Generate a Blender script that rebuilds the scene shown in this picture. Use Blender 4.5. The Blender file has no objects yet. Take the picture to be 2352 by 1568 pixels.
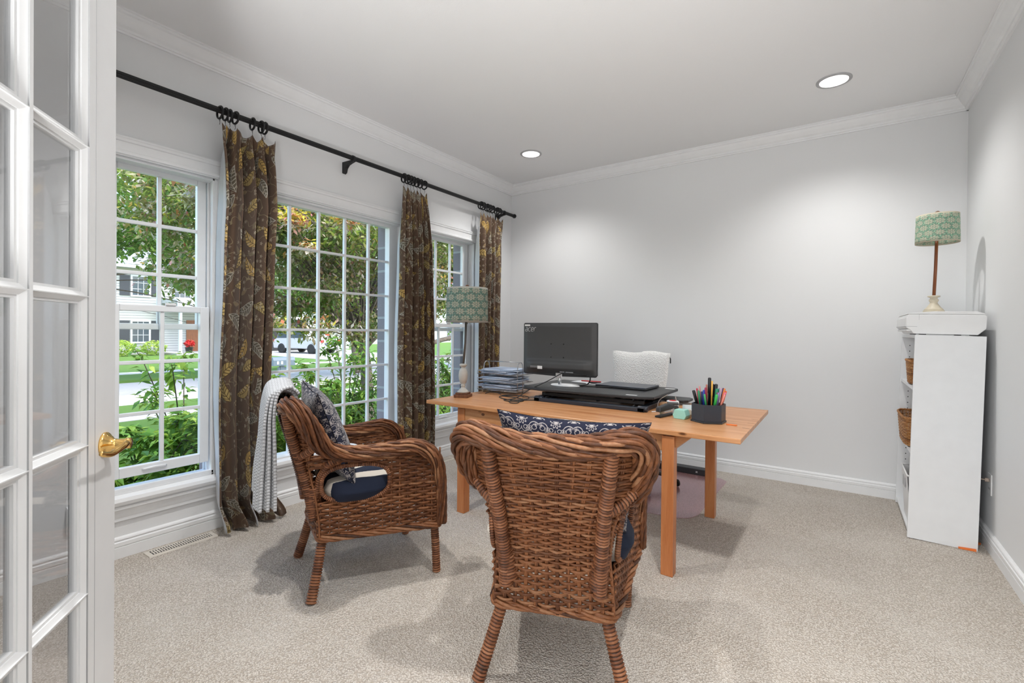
import bpy, bmesh, math, random
from math import sin, cos, pi, radians, sqrt, atan2, hypot
from mathutils import Vector, Matrix, Euler
rnd = random.Random(7)
S = bpy.context.scene
COL = S.collection

# ---------------------------------------------------------------- camera
F_PX, CY_PX = 1089.348, 765.211
YAW, PIT, ROL = 0.605275717, -0.00596225, 0.00860036
cam_d = bpy.data.cameras.new('camera')
cam = bpy.data.objects.new('camera', cam_d); COL.objects.link(cam)
_cy, _sy = cos(YAW), sin(YAW)
right = Vector((_cy, _sy, 0)); fwd = Vector((-_sy, _cy, 0)); up = Vector((0, 0, 1))
f2 = fwd*cos(PIT) + up*sin(PIT); u2 = up*cos(PIT) - fwd*sin(PIT)
r3 = right*cos(ROL) + u2*sin(ROL); u3 = u2*cos(ROL) - right*sin(ROL)
cam.matrix_world = Matrix(((r3.x, u3.x, -f2.x, 0), (r3.y, u3.y, -f2.y, 0), (r3.z, u3.z, -f2.z, 1.2), (0, 0, 0, 1)))
cam_d.sensor_fit = 'HORIZONTAL'; cam_d.sensor_width = 36.0
cam_d.lens = 36.0*F_PX/2352.0
cam_d.shift_y = -(784.0-CY_PX)/2352.0
cam_d.clip_start = 0.02; cam_d.clip_end = 300
S.camera = cam

# ---------------------------------------------------------------- world, sun, lights, exposure
W = bpy.data.worlds.new('sky'); S.world = W; W.use_nodes = True
wt = W.node_tree; wt.nodes.clear()
sky = wt.nodes.new('ShaderNodeTexSky'); sky.sky_type = 'NISHITA'
sky.sun_disc = False; sky.sun_elevation = radians(52); sky.sun_rotation = radians(60); sky.air_density = 1.1; sky.dust_density = 2.0
bgn = wt.nodes.new('ShaderNodeBackground'); bgn.inputs[1].default_value = 0.70
won = wt.nodes.new('ShaderNodeOutputWorld')
wt.links.new(sky.outputs[0], bgn.inputs[0]); wt.links.new(bgn.outputs[0], won.inputs[0])
def light(name, kind, energy, loc, aim=None, color=(1, 1, 1), **kw):
    d = bpy.data.lights.new(name, kind); d.energy = energy; d.color = color
    for k, v in kw.items(): setattr(d, k, v)
    o = bpy.data.objects.new(name, d); COL.objects.link(o); o.location = loc
    if aim is not None:
        o.rotation_euler = (Vector(aim)-Vector(loc)).to_track_quat('-Z', 'Y').to_euler()
    return o
light('sun', 'SUN', 2.9, (4.5, -4, 20), (0, 0, 0), (1.0, 0.95, 0.87), angle=radians(0.6))
light('hall_fill_area', 'AREA', 95, (-0.9, -2.9, 1.35), (-0.7, 1.0, 1.6), (0.97, 0.985, 1.0), shape='RECTANGLE', size=2.6, size_y=2.3)  # added fill light in the unseen hall, shining in through the doorway
light('ceiling_bounce_fill', 'SPOT', 230, (-0.30, -0.42, 0.75), (-0.90, 0.85, 2.82), (1.0, 0.995, 0.99), shadow_soft_size=.15, spot_size=radians(94), spot_blend=1.0)  # added spot behind the camera, brightens the ceiling for soft bounce
S.view_settings.view_transform = 'Standard'; S.view_settings.look = 'None'
S.view_settings.exposure = 0.38; S.view_settings.gamma = 1.0; S.view_settings.use_curve_mapping = False

# ---------------------------------------------------------------- mesh helpers
class M:
    def __init__(s): s.v = []; s.f = []; s.sm = []; s.t = []; s.uv = {}
    def add(s, vs, fs, smooth=False, tone=0.5, uvs=None):
        b = len(s.v); s.v += [tuple(p) for p in vs]
        s.t += (list(tone) if hasattr(tone, '__len__') else [tone]*len(vs))
        for f in fs: s.f.append(tuple(b+i for i in f)); s.sm.append(smooth)
        if uvs is not None:
            for i, q in enumerate(uvs): s.uv[b+i] = q
        return s
    def box(s, x0, x1, y0, y1, z0, z1, X=None, tone=0.5):
        vs = [Vector((x, y, z)) for z in (z0, z1) for y in (y0, y1) for x in (x0, x1)]
        if X is not None: vs = [X @ p for p in vs]
        return s.add(vs, [(0, 2, 3, 1), (4, 5, 7, 6), (0, 1, 5, 4), (2, 6, 7, 3), (0, 4, 6, 2), (1, 3, 7, 5)], tone=tone)
    def prism(s, poly, a, b, axis='y', tone=0.5, smooth=False):
        # poly of (p, q); axis 'y': (x,z) pairs, 'x': (y,z) pairs, 'z': (x,y) pairs
        def mk(p, c):
            return {'y': (p[0], c, p[1]), 'x': (c, p[0], p[1]), 'z': (p[0], p[1], c)}[axis]
        n = len(poly); vs = [mk(p, a) for p in poly] + [mk(p, b) for p in poly]
        fs = [(i, (i+1) % n, n+(i+1) % n, n+i) for i in range(n)] + [tuple(range(n))[::-1], tuple(range(n, 2*n))]
        return s.add(vs, fs, tone=tone, smooth=smooth)
    def tube(s, pts, r, n=8, closed=False, tone=0.5, caps=True, squash=None):
        P = [Vector(p) for p in pts]; m = len(P)
        if m < 2: return s
        rr = r if callable(r) else (lambda i: r)
        T = []
        for i in range(m):
            a = P[(i-1) % m] if (closed or i > 0) else P[0]
            b = P[(i+1) % m] if (closed or i < m-1) else P[-1]
            t = b-a; T.append(t.normalized() if t.length > 1e-9 else Vector((0, 0, 1)))
        ref = Vector((0, 0, 1)) if abs(T[0].z) < .9 else Vector((1, 0, 0))
        nrm = (ref - T[0]*ref.dot(T[0])).normalized(); vs = []
        for i in range(m):
            nrm = nrm - T[i]*nrm.dot(T[i])
            if nrm.length < 1e-6: nrm = T[i].orthogonal()
            nrm.normalize(); bn = T[i].cross(nrm); q = rr(i)
            for k in range(n):
                a = 2*pi*k/n; vs.append(P[i]+nrm*cos(a)*q+bn*sin(a)*q*(squash or 1))
        fs = []
        for i in range(m if closed else m-1):
            j = (i+1) % m
            for k in range(n):
                k2 = (k+1) % n; fs.append((i*n+k, i*n+k2, j*n+k2, j*n+k))
        if caps and not closed: fs += [tuple(range(n))[::-1], tuple(range((m-1)*n, m*n))]
        return s.add(vs, fs, smooth=True, tone=tone)
    def lathe(s, prof, c=(0, 0, 0), n=24, X=None, tone=0.5, a0=0.0, a1=2*pi, sx=1, sy=1, caps=True):
        full = abs(a1-a0-2*pi) < 1e-6; cnt = n if full else n+1; vs = []
        for (r, z) in prof:
            for k in range(cnt):
                a = a0+(a1-a0)*k/n; p = Vector((c[0]+r*cos(a)*sx, c[1]+r*sin(a)*sy, c[2]+z)); vs.append(X @ p if X else p)
        fs = []
        for i in range(len(prof)-1):
            for k in range(n):
                k2 = (k+1) % cnt if full else k+1
                fs.append((i*cnt+k, i*cnt+k2, (i+1)*cnt+k2, (i+1)*cnt+k))
        if full and caps and prof[0][0] > 1e-4: fs.append(tuple(range(cnt))[::-1])
        if full and caps and prof[-1][0] > 1e-4: fs.append(tuple(range((len(prof)-1)*cnt, len(prof)*cnt)))
        return s.add(vs, fs, smooth=True, tone=tone)
    def grid(s, fn, nu, nv, tone=0.5, uvf=None, wrap=False):
        vs = []; uvs = []
        for j in range(nv+1):
            for i in range(nu+1):
                u, v = i/nu, j/nv; vs.append(fn(u, v)); uvs.append(uvf(u, v) if uvf else (u, v))
        fs = [(j*(nu+1)+i, j*(nu+1)+i+1, (j+1)*(nu+1)+i+1, (j+1)*(nu+1)+i) for j in range(nv) for i in range(nu)]
        return s.add(vs, fs, smooth=True, tone=tone, uvs=uvs)
    def sphere(s, c, r, n=12, sc=(1, 1, 1), tone=0.5):
        m = max(4, n//2)
        vs = [(c[0], c[1], c[2]-r*sc[2])]
        for j in range(1, m):
            a = -pi/2+pi*j/m
            for k in range(n):
                b = 2*pi*k/n; vs.append((c[0]+r*sc[0]*cos(a)*cos(b), c[1]+r*sc[1]*cos(a)*sin(b), c[2]+r*sc[2]*sin(a)))
        vs.append((c[0], c[1], c[2]+r*sc[2])); L = len(vs)-1
        fs = [(0, 1+(k+1) % n, 1+k) for k in range(n)]
        for j in range(m-2):
            for k in range(n):
                a = 1+j*n; fs.append((a+k, a+(k+1) % n, a+n+(k+1) % n, a+n+k))
        a = 1+(m-2)*n; fs += [(a+k, a+(k+1) % n, L) for k in range(n)]
        return s.add(vs, fs, smooth=True, tone=tone)

def obj(name, m, mats, parent=None, loc=(0, 0, 0), rot=(0, 0, 0), bevel=0.0, solid=0.0, subdiv=0, seg=2, moff=0):
    me = bpy.data.meshes.new(name)
    me.from_pydata(m.v, [], m.f)
    me.polygons.foreach_set('use_smooth', m.sm)
    if m.uv:
        ul = me.uv_layers.new(name='UVMap'); li = [0]*len(me.loops); me.loops.foreach_get('vertex_index', li)
        flat = []
        for i in li:
            q = m.uv.get(i, (0, 0)); flat += [q[0], q[1]]
        ul.data.foreach_set('uv', flat)
    at = me.attributes.new('tone', 'FLOAT', 'POINT'); at.data.foreach_set('value', m.t)
    for a in (mats if isinstance(mats, (list, tuple)) else [mats]): me.materials.append(a)
    me.update()
    o = bpy.data.objects.new(name, me); COL.objects.link(o)
    if parent is not None: o.parent = parent
    o.location = loc; o.rotation_euler = rot
    if subdiv:
        q = o.modifiers.new('sub', 'SUBSURF'); q.levels = subdiv; q.render_levels = subdiv
    if solid:
        q = o.modifiers.new('solid', 'SOLIDIFY'); q.thickness = solid; q.offset = 0; q.material_offset = moff
    if bevel:
        q = o.modifiers.new('bev', 'BEVEL'); q.width = bevel; q.segments = seg; q.limit_method = 'ANGLE'; q.angle_limit = radians(40)
        q.harden_normals = False
    return o
def tag(o, label, cat, group=None, kind=None):
    o['label'] = label; o['category'] = cat
    if group: o['group'] = group
    if kind: o['kind'] = kind
    return o
def thing(name, label, cat, loc=(0, 0, 0), rz=0.0, group=None, rot=None):
    o = bpy.data.objects.new(name, None); COL.objects.link(o); o.empty_display_size = .05
    o.location = loc; o.rotation_euler = rot if rot else (0, 0, rz)
    return tag(o, label, cat, group)
def struct(name, m=None, mats=None, **kw):
    if m is None:
        o = bpy.data.objects.new(name, None); COL.objects.link(o); o.empty_display_size = .05
    else: o = obj(name, m, mats, **kw)
    o['kind'] = 'structure'
    return o
def dup(root, loc, rot=None, label=None, group=None):
    r = root.copy(); COL.objects.link(r); r.location = loc
    if rot is not None: r.rotation_euler = rot
    if label: r['label'] = label
    if group: r['group'] = group
    for ch in list(root.children):
        c = ch.copy(); COL.objects.link(c); c.parent = r
        for g in list(ch.children):
            d = g.copy(); COL.objects.link(d); d.parent = c
    return r
def RZ(a, loc=(0, 0, 0)): return Matrix.Translation(Vector(loc)) @ Matrix.Rotation(a, 4, 'Z')

def catmull(P, n):
    P = [Vector(p) for p in P]; out = []
    for i in range(len(P)-1):
        a = P[i-1] if i else P[0]*2-P[1]; b = P[i]; c = P[i+1]; d = P[i+2] if i+2 < len(P) else P[-1]*2-P[-2]
        for k in range(n):
            t = k/n; out.append(0.5*((2*b)+(-a+c)*t+(2*a-5*b+4*c-d)*t*t+(-a+3*b-3*c+d)*t**3))
    out.append(P[-1]); return out
def resample(P, n):
    L = [0]
    for i in range(len(P)-1): L.append(L[-1]+(P[i+1]-P[i]).length)
    out = []; j = 0
    for k in range(n+1):
        s = L[-1]*k/n
        while j < len(L)-2 and L[j+1] < s: j += 1
        d = L[j+1]-L[j]; out.append(P[j].lerp(P[j+1], (s-L[j])/d if d > 1e-9 else 0))
    return out, L[-1]
# ---------------------------------------------------------------- materials
class NT:
    """small expression builder for shader nodes"""
    def __init__(s, name):
        s.m = bpy.data.materials.new(name); s.m.use_nodes = True; s.t = s.m.node_tree; s.t.nodes.clear()
        s.out = s.t.nodes.new('ShaderNodeOutputMaterial'); s.p = s.t.nodes.new('ShaderNodeBsdfPrincipled')
        s.t.links.new(s.p.outputs[0], s.out.inputs[0])
    def n(s, typ, ins=None, **kw):
        q = s.t.nodes.new(typ)
        for k, v in kw.items(): setattr(q, k, v)
        for k, v in (ins or {}).items(): s.set(q.inputs[k], v)
        return q
    def set(s, sock, v):
        if hasattr(v, 'is_output') or isinstance(v, bpy.types.NodeSocket): s.t.links.new(v, sock)
        else:
            if isinstance(v, (tuple, list)) and len(v) == 3 and sock.type == 'RGBA': v = (*v, 1)
            sock.default_value = v
    def ma(s, op, a, b=0.0, c=None):
        q = s.n('ShaderNodeMath', operation=op); s.set(q.inputs[0], a); s.set(q.inputs[1], b)
        if c is not None: s.set(q.inputs[2], c)
        return q.outputs[0]
    def vm(s, op, a, b=None):
        q = s.n('ShaderNodeVectorMath', operation=op); s.set(q.inputs[0], a)
        if b is not None: s.set(q.inputs[3 if op == 'SCALE' else 1], b)
        return q.outputs['Value'] if op in ('LENGTH', 'DOT_PRODUCT', 'DISTANCE') else q.outputs[0]
    def mix(s, f, a, b):
        q = s.n('ShaderNodeMix', data_type='RGBA'); s.set(q.inputs[0], f); s.set(q.inputs[6], a); s.set(q.inputs[7], b)
        return q.outputs[2]
    def ramp(s, f, stops, interp='LINEAR'):
        q = s.n('ShaderNodeValToRGB'); s.set(q.inputs[0], f); e = q.color_ramp; e.interpolation = interp
        while len(e.elements) < len(stops): e.elements.new(0.5)
        for i, (p, c) in enumerate(stops):
            e.elements[i].position = p; e.elements[i].color = (*c, 1) if len(c) == 3 else c
        return q.outputs[0]
    def noise(s, vec, scale, detail=3, rough=.5, dist=0.0, out=0):
        q = s.n('ShaderNodeTexNoise', {'Scale': scale, 'Detail': detail, 'Roughness': rough, 'Distortion': dist})
        if vec is not None: s.set(q.inputs['Vector'], vec)
        return q.outputs[out]
    def obj(s): return s.n('ShaderNodeTexCoord').outputs['Object']
    def uv(s): return s.n('ShaderNodeTexCoord').outputs['UV']
    def map(s, vec, scale=(1, 1, 1), rot=(0, 0, 0), loc=(0, 0, 0)):
        return s.n('ShaderNodeMapping', {'Vector': vec, 'Scale': scale, 'Rotation': rot, 'Location': loc}).outputs[0]
    def sep(s, vec):
        q = s.n('ShaderNodeSeparateXYZ'); s.set(q.inputs[0], vec); return q.outputs
    def comb(s, x, y, z=0.0):
        q = s.n('ShaderNodeCombineXYZ'); s.set(q.inputs[0], x); s.set(q.inputs[1], y); s.set(q.inputs[2], z); return q.outputs[0]
    def attr(s, name='tone'): return s.n('ShaderNodeAttribute', attribute_name=name).outputs['Fac']
    def bump(s, h, st=.3, dist=.01): s.set(s.p.inputs['Normal'], s.n('ShaderNodeBump', {'Height': h, 'Strength': st, 'Distance': dist}).outputs[0])
    def col(s, c): s.set(s.p.inputs['Base Color'], c); return s
    def rough(s, r): s.set(s.p.inputs['Roughness'], r); return s
    def metal(s, v=1.0): s.set(s.p.inputs['Metallic'], v); return s
    def spec(s, v): s.set(s.p.inputs['Specular IOR Level'], v); return s
    def rand(s): return s.n('ShaderNodeObjectInfo').outputs['Random']

def plain(name, c, r=.5, metal=0.0, spec=.5, bump=None, vary=.04):
    t = NT(name); o = t.obj()
    f = t.noise(o, 14, 3)
    t.col(t.mix(f, tuple(x*(1-vary) for x in c), tuple(min(1, x*(1+vary)) for x in c))).rough(r).metal(metal).spec(spec)
    if bump: t.bump(t.noise(o, bump[0], 3), bump[1], bump[2])
    return t.m

M_ = {}
def paint(name, c, sc=260, st=.12):
    t = NT(name); o = t.obj(); h = t.noise(o, sc, 3)
    t.col(t.mix(t.noise(o, 1.1, 2), tuple(x*.985 for x in c), c)).rough(.72).spec(.25); t.bump(h, st, .002); return t.m
M_['wall'] = paint('wall_paint', (.79, .795, .80)); M_['ceil'] = paint('ceiling_paint', (.85, .85, .853), 180, .25)
M_['trim'] = plain('white_trim_paint', (.84, .845, .85), .35, spec=.4)
M_['vinyl'] = plain('white_window_vinyl', (.82, .83, .84), .35)
M_['door'] = plain('door_paint', (.71, .715, .72), .33, spec=.45)

t = NT('cream_carpet'); o = t.obj()
v1 = t.n('ShaderNodeTexVoronoi', {'Vector': o, 'Scale': 150.0, 'Randomness': 1.0}); n1 = t.noise(o, 110, 4, .7); n2 = t.noise(o, 2.3, 3, .6); n3 = t.noise(o, 300, 2)
fl = t.ma('ADD', t.ma('MULTIPLY', v1.outputs['Distance'], .9), t.ma('MULTIPLY', n1, .75))
c = t.ramp(fl, [(.30, (.90, .85, .78)), (.62, (.84, .775, .70)), (.95, (.56, .49, .42))])
c = t.mix(t.ma('MULTIPLY', t.ma('SUBTRACT', n2, .42), .9), c, (.90, .85, .79))
t.col(c).rough(.95).spec(.1); t.bump(t.ma('SUBTRACT', 1.0, fl), .9, .012); M_['carpet'] = t.m

def wood(name, a, b, d, scale=1.0, axis='x', rough=.33, knots=True):
    t = NT(name); o = t.obj(); sc = {'x': (1.2, 14, 14), 'y': (14, 1.2, 14), 'z': (14, 14, 1.2)}[axis]
    m = t.map(o, tuple(x*scale for x in sc)); g = t.noise(m, 1.6, 6, .62, .6); f = t.noise(t.map(o, tuple(x*scale*4 for x in sc)), 4, 3)
    c = t.ramp(t.ma('ADD', t.ma('MULTIPLY', g, .8), t.ma('MULTIPLY', f, .2)), [(.28, d), (.45, b), (.62, a)])
    if knots:
        vk = t.n('ShaderNodeTexVoronoi', {'Vector': t.map(o, {'x': (1.6, 4.4, 4.4), 'y': (4.4, 1.6, 4.4), 'z': (5, 5, 1.5)}[axis]), 'Scale': 1.7}).outputs['Distance']
        c = t.mix(t.ramp(vk, [(.03, (1, 1, 1)), (.07, (0, 0, 0))]), c, tuple(x*.32 for x in d))
    t.col(c).rough(rough).spec(.4); t.bump(g, .06, .002); return t.m
PA, PB, PD = (.64, .34, .165), (.54, .245, .10), (.38, .135, .045)
for ax in 'xy': M_['pine_'+ax] = wood('orange_pine_'+ax, PA, PB, PD, 1.0, ax)
M_['pine_z'] = wood('orange_pine_z', (.56, .225, .085), (.47, .165, .056), (.33, .10, .032), 1.0, 'z', knots=False)
M_['darkwood'] = wood('dark_wood', (.20, .085, .04), (.13, .05, .025), (.07, .028, .015), 2, 'z', .4, False)
M_['redwood'] = wood('lamp_rod_wood', (.30, .10, .035), (.22, .07, .025), (.13, .04, .015), 2, 'z', .35, False)

def wicker(name, a, b, d, e):
    t = NT(name); o = t.obj(); tn = t.attr(); g = t.noise(o, 55, 4, .7); g2 = t.noise(o, 9, 3)
    f = t.ma('ADD', t.ma('MULTIPLY', tn, .6), t.ma('MULTIPLY', g, .4))
    c = t.ramp(f, [(.22, d), (.42, b), (.60, a), (.82, e)])
    c = t.mix(t.ma('MULTIPLY', t.ma('SUBTRACT', g2, .5), 1.2), c, (.30, .135, .065))
    t.col(c).rough(.5).spec(.35); t.bump(g, .35, .002); return t.m
M_['wicker'] = wicker('brown_wicker', (.25, .095, .036), (.125, .043, .016), (.022, .008, .004), (.42, .235, .13))
M_['wrap'] = wicker('cane_wrapping', (.30, .12, .052), (.17, .060, .025), (.02, .008, .004), (.46, .26, .155))
M_['basket'] = wicker('honey_basket_wicker', (.50, .25, .09), (.38, .16, .05), (.18, .07, .02), (.60, .34, .14))

M_['black_metal'] = plain('black_metal', (.012, .012, .013), .42, .3)
M_['black_plastic'] = plain('black_plastic', (.020, .021, .023), .42)
M_['navy_plastic'] = plain('blue_black_plastic', (.022, .028, .040), .38)
M_['grey_plastic'] = plain('dark_grey_textured_plastic', (.055, .056, .058), .5, bump=(420, .2, .001))
M_['laptop'] = plain('slate_laptop_lid', (.085, .095, .12), .32, .4)
M_['chrome'] = plain('chrome', (.75, .76, .78), .18, 1.0)
M_['steel_wire'] = plain('silver_wire', (.42, .43, .45), .3, .9)
M_['brass'] = plain('polished_brass', (.86, .56, .20), .12, 1.0)
M_['white_plastic'] = plain('white_plastic', (.80, .80, .80), .35)
M_['laminate'] = plain('white_laminate', (.80, .81, .82), .4)
M_['shadowhole'] = plain('dark_hole', (.02, .02, .02), .8)
M_['cord'] = plain('black_cord', (.015, .015, .016), .5)
M_['beige_cord'] = plain('beige_cord', (.45, .36, .30), .5)
M_['mint'] = plain('mint_plastic', (.33, .66, .57), .4)
M_['clear'] = plain('milky_acrylic', (.68, .74, .74), .15)
M_['orange'] = plain('orange_plastic', (.85, .20, .035), .45)
M_['red'] = plain('red_plastic', (.60, .03, .03), .4)
M_['cream'] = plain('cream_painted_wood', (.62, .55, .42), .5, bump=(40, .3, .003), vary=.2)
M_['grey_cream'] = plain('distressed_grey_wood', (.47, .45, .41), .6, bump=(60, .4, .004), vary=.25)
M_['paper'] = plain('white_paper', (.78, .79, .81), .7)
M_['vent'] = plain('almond_vent_enamel', (.66, .61, .54), .35)
M_['tan'] = plain('tan_leather', (.36, .20, .10), .6)

t = NT('paper_sheets'); z = t.sep(t.obj()); w = t.ma('SINE', t.ma('MULTIPLY', z[2], 2600.0)); nn = t.noise(t.map(t.obj(), (3, 3, 260)), 1.0, 2)
t.col(t.ramp(nn, [(.3, (.25, .31, .42)), (.5, (.52, .60, .74)), (.7, (.75, .80, .88))])).rough(.7); t.bump(nn, .5, .004); M_['papers'] = t.m

def lamp_emit(name, c, s):
    t = NT(name); t.col((.9, .9, .9)); t.set(t.p.inputs['Emission Color'], (*c, 1)); t.p.inputs['Emission Strength'].default_value = s; return t.m
M_['lens'] = lamp_emit('lit_lens', (1, .98, .94), 6.0)

def glass(name, tint=(1, 1, 1), ior=1.45, extra=0.0, rough=0.0):
    t = NT(name); t.t.nodes.remove(t.p)
    f0 = ((ior-1)/(ior+1))**2; fr = t.ma('ADD', f0, t.ma('MULTIPLY', t.ma('POWER', t.n('ShaderNodeLayerWeight', {'Blend': .5}).outputs['Facing'], 5.0), 1-f0))
    tr = t.n('ShaderNodeBsdfTransparent', {'Color': tint}); gl = t.n('ShaderNodeBsdfGlossy', {'Roughness': rough, 'Color': (1, 1, 1)})
    mx = t.n('ShaderNodeMixShader'); t.set(mx.inputs[0], t.ma('ADD', fr, extra)); t.t.links.new(tr.outputs[0], mx.inputs[1]); t.t.links.new(gl.outputs[0], mx.inputs[2])
    t.t.links.new(mx.outputs[0], t.out.inputs[0]); return t.m
M_['glass'] = glass('window_glass', (.97, .985, .98), 1.25)
M_['doorglass'] = glass('door_glass', (.86, .865, .87), 1.5, .05, .03)
t = NT('translucent_chair_mat'); t.t.nodes.remove(t.p)
tr = t.n('ShaderNodeBsdfTransparent', {'Color': (.93, .80, .82)}); gl = t.n('ShaderNodeBsdfGlossy', {'Roughness': .22, 'Color': (1, .97, 1)})
mx = t.n('ShaderNodeMixShader'); t.set(mx.inputs[0], t.ma('ADD', t.ma('POWER', t.n('ShaderNodeLayerWeight', {'Blend': .5}).outputs['Facing'], 5.0), .12)); t.t.links.new(tr.outputs[0], mx.inputs[1]); t.t.links.new(gl.outputs[0], mx.inputs[2]); t.t.links.new(mx.outputs[0], t.out.inputs[0]); M_['mat'] = t.m

# leaf print curtain: voronoi cells each carry one rotated leaf
def leaf_layer(t, vec, scale, L, Wd, jitter_w):
    vo = t.n('ShaderNodeTexVoronoi', {'Vector': vec, 'Scale': scale, 'Randomness': .75}, voronoi_dimensions='2D')
    d = t.vm('SUBTRACT', vec, vo.outputs['Position'])
    rc = t.sep(vo.outputs['Color'])
    ang = t.ma('MULTIPLY', rc[0], 2*pi)
    rv = t.n('ShaderNodeVectorRotate', {'Vector': d, 'Angle': ang}, rotation_type='Z_AXIS').outputs[0]
    x, y, _ = t.sep(rv)
    u = t.ma('DIVIDE', x, L); ay = t.ma('ABSOLUTE', t.ma('ADD', y, t.ma('MULTIPLY', t.ma('MULTIPLY', x, x), 4.0)))
    half = t.ma('MULTIPLY', t.ma('SUBTRACT', 1.0, t.ma('MULTIPLY', u, u)), t.ma('MULTIPLY', t.ma('SUBTRACT', 1.25, t.ma('MULTIPLY', u, .5)), Wd))
    sd = t.ma('SUBTRACT', half, ay)
    inside = t.ma('GREATER_THAN', sd, 0.0)
    edge = t.ma('MULTIPLY', inside, t.ma('LESS_THAN', sd, Wd*.16))
    vein = t.ma('MULTIPLY', inside, t.ma('GREATER_THAN', t.ma('SINE', t.ma('MULTIPLY', t.ma('SUBTRACT', x, t.ma('MULTIPLY', ay, .8)), 2*pi/(L*.26))), .72))
    mid = t.ma('MULTIPLY', inside, t.ma('LESS_THAN', ay, Wd*.07))
    return inside, edge, t.ma('MAXIMUM', vein, mid), rc
t = NT('brown_leaf_print_linen'); uv = t.uv()
wob = t.n('ShaderNodeTexNoise', {'Vector': uv, 'Scale': 9.0}).outputs['Color']
uvd = t.vm('ADD', uv, t.vm('SCALE', wob, .012))
base = t.mix(t.noise(uv, 5, 3), (.080, .045, .027), (.120, .072, .046))
weave = t.noise(t.map(uv, (900, 120, 1)), 1, 2); base = t.mix(t.ma('MULTIPLY', weave, .35), base, (.20, .15, .115))
nn = t.noise(uvd, 10.5, 1, .4); st = t.ma('LESS_THAN', t.ma('ABSOLUTE', t.ma('SUBTRACT', nn, .5)), .006)
col = t.mix(t.ma('MULTIPLY', st, .7), base, (.34, .28, .16))
nn = t.noise(t.map(uvd, loc=(3, 5, 0)), 22, 1, .4); st = t.ma('LESS_THAN', t.ma('ABSOLUTE', t.ma('SUBTRACT', nn, .5)), .008)

i1, e1, v1, rc = leaf_layer(t, t.map(uvd, loc=(1.3, .7, 0)), 12.0, .032, .0090, 0); show = t.ma('GREATER_THAN', rc[0], .5); i1, e1, v1 = [t.ma('MULTIPLY', q, show) for q in (i1, e1, v1)]
col = t.mix(i1, col, t.mix(rc[1], (.10, .08, .05), (.24, .15, .06))); col = t.mix(t.ma('MULTIPLY', t.ma('MAXIMUM', e1, v1), .6), col, (.34, .30, .22))
i2, e2, v2, rc = leaf_layer(t, uvd, 6.3, .084, .026, 0)
pick = t.ma('GREATER_THAN', rc[2], .52)
lc = t.mix(pick, (.125, .105, .075), t.mix(rc[1], (.52, .33, .10), (.40, .31, .13)))
show = t.ma('GREATER_THAN', rc[0], .04); i2 = t.ma('MULTIPLY', i2, show); e2 = t.ma('MULTIPLY', e2, show); v2 = t.ma('MULTIPLY', v2, show)
col = t.mix(i2, col, lc); col = t.mix(t.ma('MAXIMUM', e2, v2), col, t.mix(pick, (.40, .37, .31), (.10, .065, .03)))
vf = t.n('ShaderNodeTexVoronoi', {'Vector': t.map(uvd, loc=(7, 2, 0)), 'Scale': 26.0, 'Randomness': .9}, voronoi_dimensions='2D')
dd = t.vm('SUBTRACT', t.map(uvd, loc=(7, 2, 0)), vf.outputs['Position']); fx, fy, _ = t.sep(dd)
fr_ = t.vm('LENGTH', dd); fa = t.ma('ARCTAN2', fy, fx)
pet = t.ma('LESS_THAN', fr_, t.ma('MULTIPLY', t.ma('ADD', .55, t.ma('MULTIPLY', t.ma('COSINE', t.ma('MULTIPLY', fa, 5.0)), .45)), .0125))
pet = t.ma('MULTIPLY', pet, t.ma('GREATER_THAN', t.sep(vf.outputs['Color'])[0], .62)); col = t.mix(pet, col, (.50, .43, .32))
t.col(col).rough(.85).spec(.15); t.set(t.p.inputs['Sheen Weight'], .15); t.bump(weave, .15, .001); M_['curtain'] = t.m
t = NT('white_curtain_lining'); t.col((.62, .64, .67)).rough(.9); t.set(t.p.inputs['Transmission Weight'], 0.0); M_['lining'] = t.m

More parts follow.
